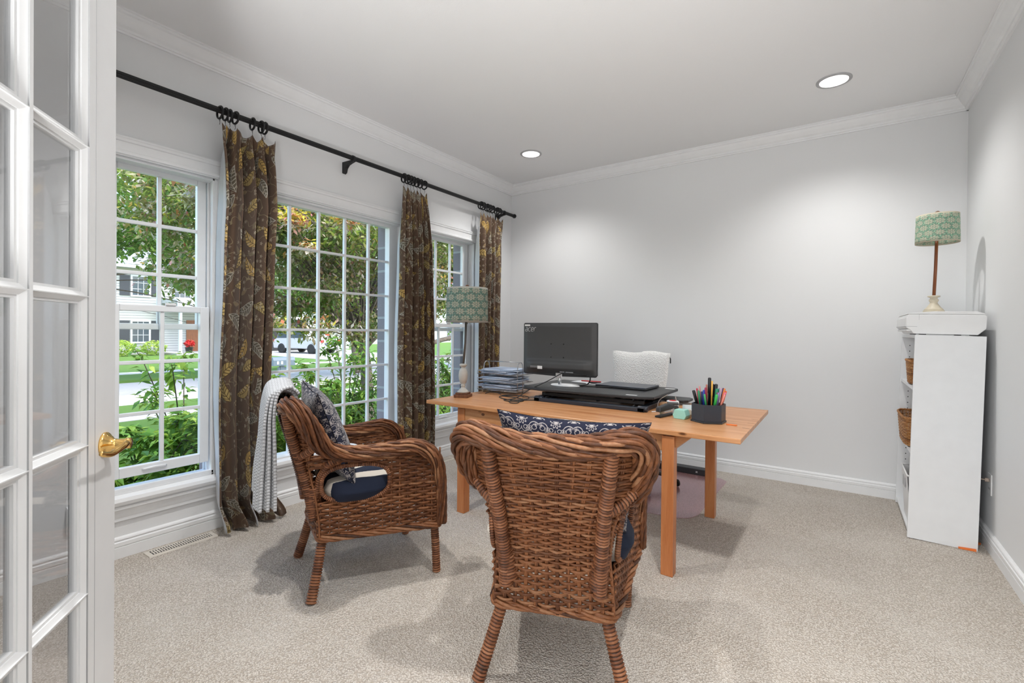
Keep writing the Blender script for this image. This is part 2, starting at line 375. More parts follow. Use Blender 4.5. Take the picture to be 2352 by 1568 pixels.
# navy scroll print
def damask(name, navy, white, scale):
    t = NT(name); uv = t.uv(); g = t.map(uv, (scale, scale, 1)); x, y, _ = t.sep(g)
    px = t.ma('PINGPONG', x, .5); py = t.ma('SUBTRACT', t.ma('FRACT', y), .5)
    row = t.ma('FLOOR', y)
    px = t.ma('PINGPONG', t.ma('ADD', x, t.ma('MULTIPLY', row, .5)), .5)
    lv = t.comb(px, py); col = None; masks = []
    def flower(cx, cy, R, k, w0=.55, ph=0.0):
        dx = t.ma('SUBTRACT', px, cx); dy = t.ma('SUBTRACT', py, cy)
        r = t.ma('SQRT', t.ma('ADD', t.ma('MULTIPLY', dx, dx), t.ma('MULTIPLY', dy, dy))); a = t.ma('ARCTAN2', dy, dx)
        e = t.ma('MULTIPLY', t.ma('ADD', w0, t.ma('MULTIPLY', t.ma('ABSOLUTE', t.ma('COSINE', t.ma('ADD', t.ma('MULTIPLY', a, k/2.0), ph))), 1-w0)), R)
        ins = t.ma('LESS_THAN', r, e); ring = t.ma('LESS_THAN', t.ma('ABSOLUTE', t.ma('SUBTRACT', r, t.ma('MULTIPLY', e, .62))), R*.10)
        masks.append(t.ma('MAXIMUM', t.ma('LESS_THAN', t.ma('ABSOLUTE', t.ma('SUBTRACT', r, e)), R*.10), t.ma('SUBTRACT', t.ma('LESS_THAN', r, t.ma('MULTIPLY', e, .72)), ring)))
    flower(0, 0, .17, 8, .35); flower(.5, .5, .16, 10, .5); flower(.5, -.5, .16, 10, .5); flower(.27, .24, .085, 5, .45, .4); flower(.25, -.25, .085, 5, .45, .9)
    flower(.46, .02, .12, 6, .3); flower(.10, -.36, .06, 4, .3); flower(.08, .36, .06, 4, .3)
    for (cx, cy, R) in ((.25, 0, .20), (.12, .28, .155), (.36, -.3, .14), (.38, .26, .12), (.13, -.22, .12)):
        dx = t.ma('SUBTRACT', px, cx); dy = t.ma('SUBTRACT', py, cy)
        r = t.ma('SQRT', t.ma('ADD', t.ma('MULTIPLY', dx, dx), t.ma('MULTIPLY', dy, dy)))
        arc = t.ma('LESS_THAN', t.ma('ABSOLUTE', t.ma('SUBTRACT', r, R)), .0100)
        masks.append(t.ma('MULTIPLY', arc, t.ma('GREATER_THAN', t.ma('SINE', t.ma('ADD', t.ma('MULTIPLY', t.ma('ARCTAN2', dy, dx), 1.0), cx*9)), -.35)))
        masks.append(t.ma('LESS_THAN', t.ma('ABSOLUTE', t.ma('SUBTRACT', r, R*.45)), .010))
    m = masks[0]
    for k in masks[1:]: m = t.ma('MAXIMUM', m, k)
    br = t.noise(t.map(uv, (60, 60, 1)), 1, 2)
    t.col(t.mix(m, t.mix(br, navy, tuple(q*1.5 for q in navy)), t.mix(br, white, tuple(q*.62 for q in white)))).rough(.85).spec(.15)
    t.set(t.p.inputs['Sheen Weight'], .2); t.bump(m, .1, .001); return t.m
M_['damask'] = damask('navy_floral_scroll_print', (.012, .014, .030), (.47, .43, .42), 8.6)
M_['shade'] = None
def shade_mat(name, ca, cb, cc):
    t = NT(name); uv = t.uv(); x, y, _ = t.sep(t.map(uv, (1, 1, 1)))
    px = t.ma('SUBTRACT', t.ma('FRACT', t.ma('MULTIPLY', x, 12.0)), .5); row = t.ma('FLOOR', t.ma('MULTIPLY', y, 5.0))
    px = t.ma('SUBTRACT', t.ma('FRACT', t.ma('ADD', t.ma('MULTIPLY', x, 12.0), t.ma('MULTIPLY', row, .5))), .5)
    py = t.ma('SUBTRACT', t.ma('FRACT', t.ma('MULTIPLY', y, 5.0)), .5)
    r = t.ma('SQRT', t.ma('ADD', t.ma('MULTIPLY', px, px), t.ma('MULTIPLY', py, py))); a = t.ma('ARCTAN2', py, px)
    pet = t.ma('LESS_THAN', r, t.ma('MULTIPLY', t.ma('ADD', .45, t.ma('MULTIPLY', t.ma('ABSOLUTE', t.ma('COSINE', t.ma('MULTIPLY', a, 4.0))), .55)), .46))
    hole = t.ma('LESS_THAN', t.ma('ABSOLUTE', t.ma('SUBTRACT', r, .15)), .035)
    dot = t.ma('GREATER_THAN', t.noise(t.map(uv, (75, 32, 1)), 1, 1), .56)
    m = t.ma('SUBTRACT', pet, hole)
    c = t.mix(dot, cb, tuple(q*1.9 for q in cb)); c = t.mix(m, c, ca)
    band = t.ma('GREATER_THAN', t.ma('ABSOLUTE', t.ma('SUBTRACT', y, .5)), .455)
    c = t.mix(band, c, cc); t.col(c).rough(.85)
    tl = t.n('ShaderNodeBsdfTranslucent'); t.set(tl.inputs['Color'], c); mx = t.n('ShaderNodeMixShader', {0: .30})
    t.t.links.new(t.p.outputs[0], mx.inputs[1]); t.t.links.new(tl.outputs[0], mx.inputs[2]); t.t.links.new(mx.outputs[0], t.out.inputs[0]); return t.m
M_['shade'] = shade_mat('teal_floral_lamp_shade', (.66, .63, .50), (.25, .39, .29), (.68, .62, .49))
M_['shade2'] = shade_mat('blue_green_floral_lamp_shade', (.50, .48, .38), (.15, .23, .19), (.58, .57, .52))

t = NT('striped_navy_cream_cushion'); x, y, z = t.sep(t.obj())
nv = t.ma('GREATER_THAN', t.ma('ABSOLUTE', t.ma('SUBTRACT', t.ma('FRACT', t.ma('DIVIDE', t.ma('ADD', x, .035), .14)), .5)), .25)
t.col(t.mix(nv, (.70, .64, .56), (.007, .013, .034))).rough(.9); t.bump(t.noise(t.obj(), 400, 2), .2, .001); M_['stripe'] = t.m

t = NT('knitted_grey_throw'); uv = t.uv(); x, y, _ = t.sep(uv)
zig = t.ma('ADD', t.ma('MULTIPLY', y, 75.0), t.ma('MULTIPLY', t.ma('PINGPONG', t.ma('MULTIPLY', x, 48.0), .5), 1.4))
w = t.ma('SINE', t.ma('MULTIPLY', zig, 2*pi)); h = t.ma('ADD', t.ma('MULTIPLY', w, .5), .5)
h2 = t.ma('MULTIPLY', t.ma('ADD', t.ma('SINE', t.ma('MULTIPLY', x, 2*pi*60)), 1.0), .5)
t.col(t.mix(h, (.44, .45, .47), (.68, .69, .71))).rough(.95).spec(.1); t.bump(t.ma('ADD', h, t.ma('MULTIPLY', h2, .4)), .7, .003); M_['throw'] = t.m

t = NT('white_sherpa'); o = t.obj(); v = t.n('ShaderNodeTexVoronoi', {'Vector': o, 'Scale': 110.0}).outputs['Distance']; n1 = t.noise(o, 70, 4, .7)
t.col(t.mix(v, (.93, .92, .90), (.86, .85, .83))).rough(1.0).spec(.05); t.bump(t.ma('ADD', v, n1), .6, .010); M_['sherpa'] = t.m

# outdoors
def leafmat(name, stops, trans=.45):
    t = NT(name); tn = t.attr(); c = t.ramp(tn, stops)
    t.col(c).rough(.5).spec(.3)
    tl = t.n('ShaderNodeBsdfTranslucent'); t.set(tl.inputs['Color'], t.mix(.5, c, (.45, .55, .08))); mx = t.n('ShaderNodeMixShader', {0: trans})
    t.t.links.new(t.p.outputs[0], mx.inputs[1]); t.t.links.new(tl.outputs[0], mx.inputs[2]); t.t.links.new(mx.outputs[0], t.out.inputs[0]); return t.m
M_['maple_leaf'] = leafmat('maple_leaves', [(0, (.02, .055, .015)), (.30, (.09, .20, .04)), (.48, (.20, .24, .08)), (.58, (.20, .09, .05)), (.70, (.50, .42, .32)), (.84, (.80, .72, .70)), (.93, (.70, .12, .14)), (1, (.75, .62, .08))])  # whitish stops paint highlights and bright sky gaps into the leaf colour
M_['tree_leaf'] = leafmat('green_tree_leaves', [(0, (.03, .12, .03)), (.45, (.09, .25, .05)), (.8, (.25, .44, .09)), (1, (.5, .62, .2))])
M_['shrub_leaf'] = leafmat('shrub_leaves', [(0, (.03, .09, .02)), (.4, (.07, .20, .035)), (.75, (.20, .40, .06)), (1, (.55, .70, .14))])
M_['lime_leaf'] = leafmat('lime_shrub_leaves', [(0, (.22, .36, .05)), (.6, (.45, .60, .12)), (1, (.72, .74, .30))])
M_['bark'] = plain('tree_bark', (.14, .11, .085), .9, bump=(30, .8, .03), vary=.4)
t = NT('lawn_grass'); o = t.obj(); n1 = t.noise(o, 1.1, 5, .6); n2 = t.noise(o, 40, 4, .8)
t.col(t.mix(n2, t.mix(n1, (.045, .115, .022), (.10, .195, .04)), (.15, .25, .06))).rough(.9).spec(.1); t.bump(n2, .8, .05); M_['grass'] = t.m
M_['concrete'] = plain('pale_concrete', (.40, .385, .375), .85, bump=(20, .2, .01), vary=.08)
M_['asphalt'] = plain('street_surface', (.36, .335, .32), .9, bump=(60, .3, .01), vary=.1)
M_['mulch'] = plain('dark_mulch', (.05, .035, .025), .95, bump=(25, 1, .05), vary=.5)
t = NT('lap_siding'); z = t.sep(t.obj())[2]; f = t.ma('FRACT', t.ma('DIVIDE', z, .16)); t.col(t.mix(t.ma('LESS_THAN', f, .14), (.46, .45, .43), (.13, .13, .14))).rough(.7); t.bump(f, .6, .02); M_['siding'] = t.m
t = NT('roof_shingles'); o = t.obj(); b = t.n('ShaderNodeTexBrick', {'Vector': t.map(o, (1, 1, 1), (0, radians(90), radians(90))), 'Scale': 1.0, 'Color1': (.26, .28, .33, 1), 'Color2': (.34, .36, .42, 1), 'Mortar': (.16, .17, .2, 1), 'Brick Width': .5, 'Row Height': .18, 'Mortar Size': .02}); t.col(b.outputs[0]).rough(.9); M_['roof'] = t.m
M_['shutter'] = plain('black_shutter', (.03, .033, .04), .6)
M_['extwhite'] = plain('white_exterior_trim', (.52, .52, .53), .6)
M_['darkpane'] = plain('dark_window_pane', (.06, .08, .10), .1)
t = NT('grey_brick'); o = t.obj(); b = t.n('ShaderNodeTexBrick', {'Vector': t.map(o, (1, 1, 1), (0, radians(-90), 0)), 'Scale': 1.0, 'Color1': (.23, .20, .21, 1), 'Color2': (.30, .26, .27, 1), 'Mortar': (.38, .37, .37, 1), 'Brick Width': .2, 'Row Height': .075, 'Mortar Size': .01}); t.col(b.outputs[0]).rough(.9); t.bump(t.noise(o, 60, 3), .5, .005); M_['brick'] = t.m
M_['car_paint'] = plain('white_car_paint', (.50, .50, .52), .25)
M_['rubber'] = plain('black_rubber', (.02, .02, .02), .8)
M_['mailbox'] = plain('slate_blue_mailbox', (.12, .16, .20), .5)
M_['stone'] = plain('pale_garden_stone', (.52, .48, .45), .85, bump=(9, .6, .03), vary=.3)
# ================================================================ THE ROOM
XW, XR, YF, ZC = -3.075, 0.70, 4.41, 2.82
m = M(); m.box(-3.2, .80, -3.2, 4.5, -.12, 0); struct('floor', m, M_['carpet'])
WIN = [(.792, 1.335), (1.495, 2.790), (2.955, 3.780)]; WZ0, WZ1 = .325, 2.088
m = M(); xo = -3.20
m.box(xo, XW, -.14, 4.5, -.1, WZ0); m.box(xo, XW, -.14, 4.5, WZ1, 2.95)
for a, b in ((-.14, .792), (1.335, 1.495), (2.79, 2.955), (3.78, 4.5)): m.box(xo, XW, a, b, WZ0, WZ1)
struct('wall_left', m, M_['wall'])
m = M(); m.box(-3.2, .80, YF, 4.52, -.1, 2.95); struct('wall_far', m, M_['wall'])
m = M(); m.box(XR, .82, -.14, 4.52, -.1, 2.95); struct('wall_right', m, M_['wall'])
m = M(); m.box(-3.2, -.985, -.15, -.03, 0, 2.95); m.box(.30, .82, -.15, -.03, 0, 2.95); m.box(-.985, .30, -.15, -.03, 2.07, 2.95); struct('wall_near', m, M_['wall'])
# hall behind the doorway
m = M(); m.box(-3.2, -3.1, -3.2, -.15, 0, 2.95); m.box(.82, .92, -3.2, -.15, 0, 2.95); m.box(-3.2, .92, -3.3, -3.2, 0, 2.95); m.box(-3.2, .92, -3.3, -.14, 2.82, 2.95); struct('wall_hall', m, M_['wall'])
# brick skin outside, seen at the right reveal of each window
m = M(); bx0, bx1 = -3.31, -3.205
m.box(bx0, bx1, -3.3, 4.6, -.6, .29); m.box(bx0, bx1, -3.3, 4.6, 2.13, 3.1)
for a, b in ((-3.3, .80), (1.335, 1.53), (2.725, 2.99), (3.70, 4.6)): m.box(bx0, bx1, a, b, .29, 2.13)
struct('wall_brick', m, M_['brick'])
# ceiling with round holes for the lights
LIGHTS = [(-2.347, 3.673), (-.050, 3.675), (-1.95, .95), (-.050, 1.15)]
me = bpy.data.meshes.new('ceiling'); bm = bmesh.new()
def loop(pts):
    vs = [bm.verts.new((*p, ZC)) for p in pts]; return [bm.edges.new((vs[i], vs[(i+1) % len(vs)])) for i in range(len(vs))]
es = loop([(-3.2, -.15), (.82, -.15), (.82, 4.52), (-3.2, 4.52)])
for lx, ly in LIGHTS: es += loop([(lx+.078*cos(2*pi*k/40), ly+.078*sin(2*pi*k/40)) for k in range(40)])
bmesh.ops.triangle_fill(bm, use_beauty=True, edges=es)
for f in bm.faces:
    if f.normal.z > 0: f.normal_flip()
bm.to_mesh(me); bm.free(); me.materials.append(M_['ceil']); co = bpy.data.objects.new('ceiling', me); COL.objects.link(co); co['kind'] = 'structure'
m = M(); m.box(-3.35, .95, -3.35, 4.65, 2.96, 3.06); struct('roof_slab', m, M_['wall'])
# crown, base and window trim: profile (distance from wall, height) swept along each wall
CROWN = [(0, 2.718), (.012, 2.718), (.014, 2.728), (.020, 2.730), (.022, 2.742), (.034, 2.752), (.052, 2.778), (.060, 2.794), (.070, 2.798), (.072, 2.808), (.078, 2.810), (.078, 2.821), (0, 2.821)]
BASE = [(0, 0), (.016, 0), (.016, .056), (.0125, .058), (.0125, .061), (.0165, .064), (.0165, .082), (.011, .087), (.010, .093), (.0145, .096), (.012, .103), (.006, .108), (0, .110)]
STOOL = [(0, .193), (.013, .193), (.014, .210), (.016, .214), (.019, .232), (.026, .250), (.036, .258), (.036, .270), (.031, .273), (.031, .278), (.044, .282), (.050, .300), (.044, .318), (0, .326)]
HEAD = [(0, 2.088), (.016, 2.088), (.018, 2.094), (.026, 2.096), (.026, 2.108), (.022, 2.110), (.022, 2.114), (.015, 2.118), (.015, 2.160), (.022, 2.164), (.024, 2.176), (.028, 2.180), (.028, 2.188), (0, 2.192)]
def sweep(prof, wall, a, b, sc=1):
    m = M()
    if wall == 'L': m.prism([(XW+d, z) for d, z in prof], a, b, 'y')
    if wall == 'R': m.prism([(XR-d, z) for d, z in prof], a, b, 'y')
    if wall == 'F': m.prism([(YF-d, z) for d, z in prof], a, b, 'x')
    return m
for i, w in enumerate(('L', 'F', 'R')):
    a, b = (XW, XR) if w == 'F' else (-.03, YF)
    struct('trim_%d' % (i+1), sweep(CROWN, w, a, b), M_['trim'])
    struct('baseboard_%s' % {'L': 'left', 'F': 'far', 'R': 'right'}[w], sweep(BASE, w, a, b), M_['trim'])
struct('trim_4', sweep(STOOL, 'L', .66, 3.93), M_['trim'])
struct('trim_5', sweep(HEAD, 'L', .68, 3.91), M_['trim'])
m = M()
for a, b in ((.70, .792), (1.335, 1.495), (2.79, 2.955), (3.78, 3.875)): m.box(XW, XW+.014, a, b, .32, 2.09)
struct('trim_6', m, M_['trim'], bevel=.003)
m = M(); m.box(.16-1.16, -.985+.03, -.16, -.02, 0, 2.09); m.box(.27, .31, -.16, -.02, 0, 2.09); m.box(-1.0, .31, -.16, -.02, 2.05, 2.09); struct('trim_7', m, M_['trim'])

# ---------------------------------------------------------------- windows
def rect_frame(m, X0, X1, oy0, oy1, oz0, oz1, iy0, iy1, iz0, iz1):
    m.box(X0, X1, oy0, iy0, oz0, oz1); m.box(X0, X1, iy1, oy1, oz0, oz1); m.box(X0, X1, iy0, iy1, oz0, iz0); m.box(X0, X1, iy0, iy1, iz1, oz1)
def grille(m, X0, X1, ys, zs, y0, y1, z0, z1, w=.010):
    for y in ys: m.box(X0, X1, y-w, y+w, z0, z1)
    for z in zs: m.box(X0+.001, X1-.001, y0, y1, z-w, z+w)
def window(n, Y0, Y1, kind, gy, mut, up=0.0):
    root = struct('window_%d' % n)
    m = M(); rect_frame(m, -3.205, XW, Y0, Y1, WZ0, WZ1, Y0+.018, Y1-.018, WZ0+.012, WZ1-.014)
    if kind == 'double':
        for a, b in ((Y0+.018, Y0+.030), (Y1-.030, Y1-.018)):
            for x0, x1 in ((-3.10, XW), (-3.150, -3.142), (-3.195, -3.188)): m.box(x0, x1, a, b, WZ0, WZ1)
        m.prism([(-3.10, WZ0+.02), (-3.10, WZ0+.012), (-3.20, WZ0), (-3.20, WZ0+.006)], Y0+.018, Y1-.018, 'y')
        m.box(-3.10, XW, Y0+.018, Y1-.018, WZ0+.010, WZ0+.030)
    obj('frame', m, M_['vinyl'], root, bevel=.002)
    if kind == 'fixed':
        m = M(); rect_frame(m, -3.17, -3.115, Y0+.018, Y1-.018, WZ0+.010, WZ1-.012, gy[0], gy[1], .334, 2.05); s = obj('sash', m, M_['vinyl'], root, bevel=.004)
        m = M(); g = (2.05-.334)/6; grille(m, -3.150, -3.124, mut, [.334+g*k for k in range(1, 6)], gy[0], gy[1], .334, 2.05, .009); obj('muntin_grille', m, M_['vinyl'], s, bevel=.003)
        m = M(); m.box(-3.139, -3.135, gy[0]-.004, gy[1]+.004, .33, 2.054); obj('glass', m, M_['glass'], s)
    else:
        y0, y1 = gy; o0, o1 = Y0+.031, Y1-.031
        m = M(); rect_frame(m, -3.186, -3.152, o0, o1, 1.188, WZ1-.012, y0, y1, 1.222, 2.047); s = obj('upper_sash', m, M_['vinyl'], root, bevel=.004)
        m = M(); g = (2.047-1.222)/3; grille(m, -3.178, -3.158, mut, [1.222+g, 1.222+2*g], y0, y1, 1.222, 2.047); obj('muntin_grille', m, M_['vinyl'], s, bevel=.003)
        m = M(); m.box(-3.170, -3.167, y0-.004, y1+.004, 1.218, 2.05); obj('glass', m, M_['glass'], s)
        b = .338+up; m = M(); rect_frame(m, -3.141, -3.106, o0, o1, b, b+.923, y0, y1, b+.055, b+.055+.832); s = obj('lower_sash', m, M_['vinyl'], root, bevel=.004)
        m = M(); g = .832/3; grille(m, -3.133, -3.113, mut, [b+.055+g, b+.055+2*g], y0, y1, b+.055, b+.887); obj('muntin_grille', m, M_['vinyl'], s, bevel=.003)
        m = M(); m.box(-3.125, -3.122, y0-.004, y1+.004, b+.051, b+.891); obj('glass', m, M_['glass'], s)
        m = M(); c = (y0+y1)/2-.035
        m.tube([(-3.106, c-.055, b+.03), (-3.096, c-.045, b+.032), (-3.094, c, b+.036), (-3.096, c+.045, b+.032), (-3.106, c+.055, b+.03)], .006, 8); obj('sash_lift', m, M_['vinyl'], s)
        m = M(); m.box(-3.118, -3.10, c+.05, c+.10, b+.923, b+.937); obj('sash_lock', m, M_['white_plastic'], s, bevel=.003)
window(1, *WIN[0], 'double', (.874, 1.256), (1.068,), .062)
window(2, *WIN[1], 'fixed', (1.597, 2.685), (1.819, 2.041, 2.263, 2.484))
window(3, *WIN[2], 'double', (3.085, 3.668), (3.290, 3.488), 0.0)

# ---------------------------------------------------------------- recessed lights
def downlight(lx, ly, label, watts, soft=.035, cone=134):
    t = thing('recessed_light', label, 'light', (lx, ly, ZC), group='recessed ceiling lights')
    m = M(); m.lathe([(.098, .0), (.098, -.004), (.090, -.007), (.080, -.007), (.077, -.003), (.0765, .012)], n=48, caps=False); obj('trim_ring', m, M_['ringgrey'], t)
    m = M(); m.lathe([(.0765, .0), (.074, .03), (.060, .075), (.058, .075)], n=48, caps=False); obj('baffle', m, M_['white_plastic'], t)
    m = M(); m.lathe([(.060, .070), (.03, .066), (.0005, .064)], n=40); obj('lens', m, M_['lens'], t)
    return light('downlight_lamp', 'SPOT', watts, (lx, ly, ZC+.030), (lx, ly, 0), (1.0, .99, .975), shadow_soft_size=soft, spot_size=radians(cone), spot_blend=1.0)
M_['ringgrey'] = plain('satin_white_trim', (.42, .42, .43), .4)
downlight(*LIGHTS[0], 'round recessed ceiling light above the left side of the desk, nearest the curtain rod', 48)
downlight(*LIGHTS[1], 'round recessed ceiling light on the right, nearest the bookcase', 44)
downlight(*LIGHTS[2], 'round recessed ceiling light over the near left of the room', 105, .05, 128)
downlight(*LIGHTS[3], 'round recessed ceiling light over the near right of the room', 115, .05, 128)

# ---------------------------------------------------------------- glazed door
Xd = Vector((-1.445, .398, 0)); dd_ = Vector((.795, -.606, 0)).normalized()
door = struct('door_1'); door.location = Xd; door.rotation_euler = (0, 0, atan2(dd_.y, dd_.x))
# local x: from the free edge to the hinge, local +y: towards the camera side
TH = .036; DW = .622; cols = [(.138, .286), (.336, .484)]; rows = [(.306+.3253*k, .306+.3253*k+.293) for k in range(5)]
m = M(); Bd = .020
def member(x0, x1, z0, z1): m.box(x0, x1, -TH, 0, z0, z1)
member(0, cols[0][0]-Bd, .008, 2.055); member(cols[1][1]+Bd, DW, .008, 2.055)
member(cols[0][1]+Bd, cols[1][0]-Bd, rows[0][0]-Bd, rows[4][1]+Bd)
member(cols[0][0]-Bd, cols[1][1]+Bd, .008, rows[0][0]-Bd); member(cols[0][0]-Bd, cols[1][1]+Bd, rows[4][1]+Bd, 2.055)
for k in range(4):
    for c0, c1 in cols: member(c0-Bd, c1+Bd, rows[k][1]+Bd-.001 if rows[k][1]+Bd < rows[k+1][0]-Bd else (rows[k][1]+rows[k+1][0])/2-.001, (rows[k+1][0]-Bd+.001) if rows[k][1]+Bd < rows[k+1][0]-Bd else (rows[k][1]+rows[k+1][0])/2+.001)
for c0, c1 in cols:
    for a, b in rows:
        zb = Bd if True else 0
        lo = max(a-Bd, a-.0162); hi = min(b+Bd, b+.0162)
        for ys, yi, yo in ((0, -.011, -.003), (-TH, -TH+.011, -TH+.003)):
            O = [(c0-Bd, lo), (c1+Bd, lo), (c1+Bd, hi), (c0-Bd, hi)]; I = [(c0, a), (c1, a), (c1, b), (c0, b)]
            Mi = [(c0-.007, a-.006), (c1+.007, a-.006), (c1+.007, b+.006), (c0-.007, b+.006)]
            vs = [(x, ys, z) for x, z in O]+[(x, ys+(yo)*(1 if ys == 0 else 0)+(0 if ys == 0 else .003), z) for x, z in O]+[(x, yi*.75+ys*.25, z) for x, z in Mi]+[(x, yi, z) for x, z in Mi]+[(x, yi, z) for x, z in I]+[(x, -TH/2, z) for x, z in I]
            fs = []
            for r in range(5):
                for k in range(4):
                    k2 = (k+1) % 4; fs.append((r*4+k, r*4+k2, r*4+4+k2, r*4+4+k))
            m.add(vs, fs)
leaf = obj('leaf', m, M_['door'], door)
m = M()
m.box(.0905, .0925, -.0005, .0004, .02, 2.04); obj('stile_groove', m, M_['ringgrey'], leaf)
m = M()
for c0, c1 in cols:
    for a, b in rows: m.box(c0-.002, c1+.002, -TH/2-.0015, -TH/2+.0015, a-.002, b+.002)
obj('glass', m, M_['doorglass'], door)
h = bpy.data.objects.new('lever_handle', None); COL.objects.link(h); h.parent = door; h.location = (.050, 0, .927); h.scale = (.86, .86, .86)
m = M(); X = Matrix.Rotation(radians(-90), 4, 'X')
m.lathe([(.033, 0), (.033, .004), (.030, .008), (.026, .010), (.021, .016), (.015, .020), (.013, .030), (.0125, .046), (.015, .050), (.014, .060), (.0005, .062)], n=32, X=X, sy=1.0)
obj('rose', m, M_['brass'], h)
m = M(); P = catmull([(-.004, .053, .0), (.018, .056, .001), (.045, .054, -.004), (.075, .048, -.010), (.105, .044, -.004), (.118, .042, .002)], 6)
m.tube(P, lambda i: .0105-.004*i/len(P), 12, squash=.62); obj('lever', m, M_['brass'], h)
# ================================================================ CURTAIN ROD, RINGS, CURTAINS
RX, RZr = -2.960, 2.456
t = thing('curtain_rod', 'long black fluted curtain rod on brackets above the three windows', 'curtain rod', (RX, .72, RZr))
m = M()
def rodr(k, n=24): return .0165 if k % 2 else .0148
vs = []; N = 28
for y in (0, 3.55):
    for k in range(N): a = 2*pi*k/N; q = rodr(k); vs.append((q*cos(a), y, q*sin(a)))
m.add(vs, [(k, (k+1) % N, N+(k+1) % N, N+k) for k in range(N)]+[tuple(range(N))[::-1], tuple(range(N, 2*N))]); obj('rod', m, M_['black_metal'], t)
m = M(); X = Matrix.Translation((0, 3.55, 0)) @ Matrix.Rotation(radians(-90), 4, 'X')
m.lathe([(.017, 0), (.018, .006), (.012, .010), (.012, .014), (.020, .020), (.024, .030), (.022, .042), (.012, .050), (.0005, .052)], n=24, X=X); obj('finial', m, M_['black_metal'], t)
for y in (2.205-.72, 4.115-.72, .765-.72):
    m = M(); d = RX-XW
    m.prism([(-d, -.090), (-d+.014, -.098), (-d+.030, -.090), (-d+.040, -.060), (-d+.062, -.040), (-.02, -.032), (.016, -.026), (.020, -.012), (-.018, -.012), (-d, -.010)], y-.012, y+.012, 'y')
    m.tube([(0, y-.010, 0), (0, y+.010, 0)], .0205, 20); obj('bracket', m, M_['black_metal'], t, bevel=.002)
def ring_proto():
    t = thing('curtain_ring', 'x', 'curtain ring')
    m = M(); m.tube([(.034*cos(2*pi*k/32), 0, .034*sin(2*pi*k/32)) for k in range(32)], .0062, 8, closed=True); obj('ring', m, M_['black_metal'], t)
    m = M(); m.tube([(.005*cos(2*pi*k/10), .0, -.0455+.005*sin(2*pi*k/10)) for k in range(10)], .0012, 5, closed=True)
    m.tube([(0, 0, -.050), (.003, 0, -.056), (0, 0, -.064), (-.003, 0, -.070)], .0013, 5); obj('hook', m, M_['black_metal'], t)
    return t
RG = [(('first', 'leftmost'), (1.293, 1.323, 1.347, 1.379, 1.478, 1.531, 1.553)), (('middle', 'middle'), (2.700, 2.740, 2.772, 2.806, 2.846, 2.886, 2.933)), (('last', 'rightmost'), (3.715, 3.752, 3.816, 3.858, 3.905, 3.985, 4.022))]
rp = None; rl = random.Random(3)
for (a, b), ys in RG:
    for i, y in enumerate(ys):
        lab = '%s black curtain ring from the left above the %s curtain' % (('first', 'second', 'third', 'fourth', 'fifth', 'sixth', 'seventh')[i], b)
        rot = (rl.uniform(-.03, .03), 0, rl.uniform(-.10, .10)); lc = (RX, y, RZr+.0165-.0278)
        if rp is None: rp = ring_proto(); rp.location = lc; rp.rotation_euler = rot; rp['label'] = lab; rp['group'] = 'curtain rings of the %s curtain' % b; cur = rp
        else: cur = dup(rp, lc, rot, lab, 'curtain rings of the %s curtain' % b)
def curtain(label, edges, ys, seed, nf, amp, puddle=0.0, splay=0.0, xoff=0.0):
    """edges: [(z, y0, y1)], ys: hook positions"""
    r = random.Random(seed); ph = [r.uniform(0, 6.28) for _ in range(6)]
    edges = sorted(edges)
    def ed(z):
        for i in range(len(edges)-1):
            if z <= edges[i+1][0]:
                a, b = edges[i], edges[i+1]; f = max(0, (z-a[0])/(b[0]-a[0])); f = f*f*(3-2*f); return a[1]+(b[1]-a[1])*f, a[2]+(b[2]-a[2])*f
        return edges[-1][1:]
    ztop, zbot = edges[-1][0], edges[0][0]; nu, nv = 220, 90
    yh = [(y-ys[0])/(ys[-1]-ys[0]) for y in ys]
    def hook(u):   # 0 at a hook, 1 midway between hooks
        for i in range(len(yh)-1):
            if yh[i] <= u <= yh[i+1]: f = (u-yh[i])/(yh[i+1]-yh[i]); return sin(pi*f), (yh[i+1]-yh[i])
        return 0.0, .1
    def fn(u, v):
        z = ztop+(zbot-ztop)*v; y0, y1 = ed(z); th = 2*pi*nf*u
        hk, w = hook(u)
        env = .35+.65*min(1, v*5)
        a = amp*env*(1+.25*sin(3*v+ph[0]))
        wv = sin(th+ph[1]+.5*sin(2*pi*u+ph[2]))+.32*sin(2.3*th+ph[3]+.8*v)
        wv = (1 if wv > 0 else -1)*abs(wv)**.8
        yy = y0+(y1-y0)*(u+.07/nf*sin(th*2+ph[4])*env)
        top = max(0, 1-v*14)
        zz = z-top*hk*min(.045, .30*w)
        x = RX+xoff+a*wv*(1-.7*top)+.012*hk*top
        k = max(0.0, (v-.90)/.10)
        x += puddle*k*k*(.6+.5*sin(th*.6+ph[5])); x += splay*v
        if puddle: zz += .02*k*abs(sin(th*.8+ph[0])); yy += .012*k*sin(th*1.7)
        return (max(x, XW+.022 if zz < .35 or zz > 2.05 else XW+.03), yy, max(zz, .006))
    # cloth length across, for the print
    Ls = [0.0]; pv = Vector(fn(0, .5))
    for i in range(1, nu+1):
        q = Vector(fn(i/nu, .5)); Ls.append(Ls[-1]+(q-pv).length*1.05); pv = q
    m = M(); m.grid(fn, nu, nv, uvf=lambda u, v: (Ls[int(round(u*nu))]+seed*.37, ztop+(zbot-ztop)*v+seed*.21))
    o = obj('curtain', m, [M_['lining'], M_['curtain']], solid=.003, moff=1)
    tag(o, label, 'curtain', None); return o
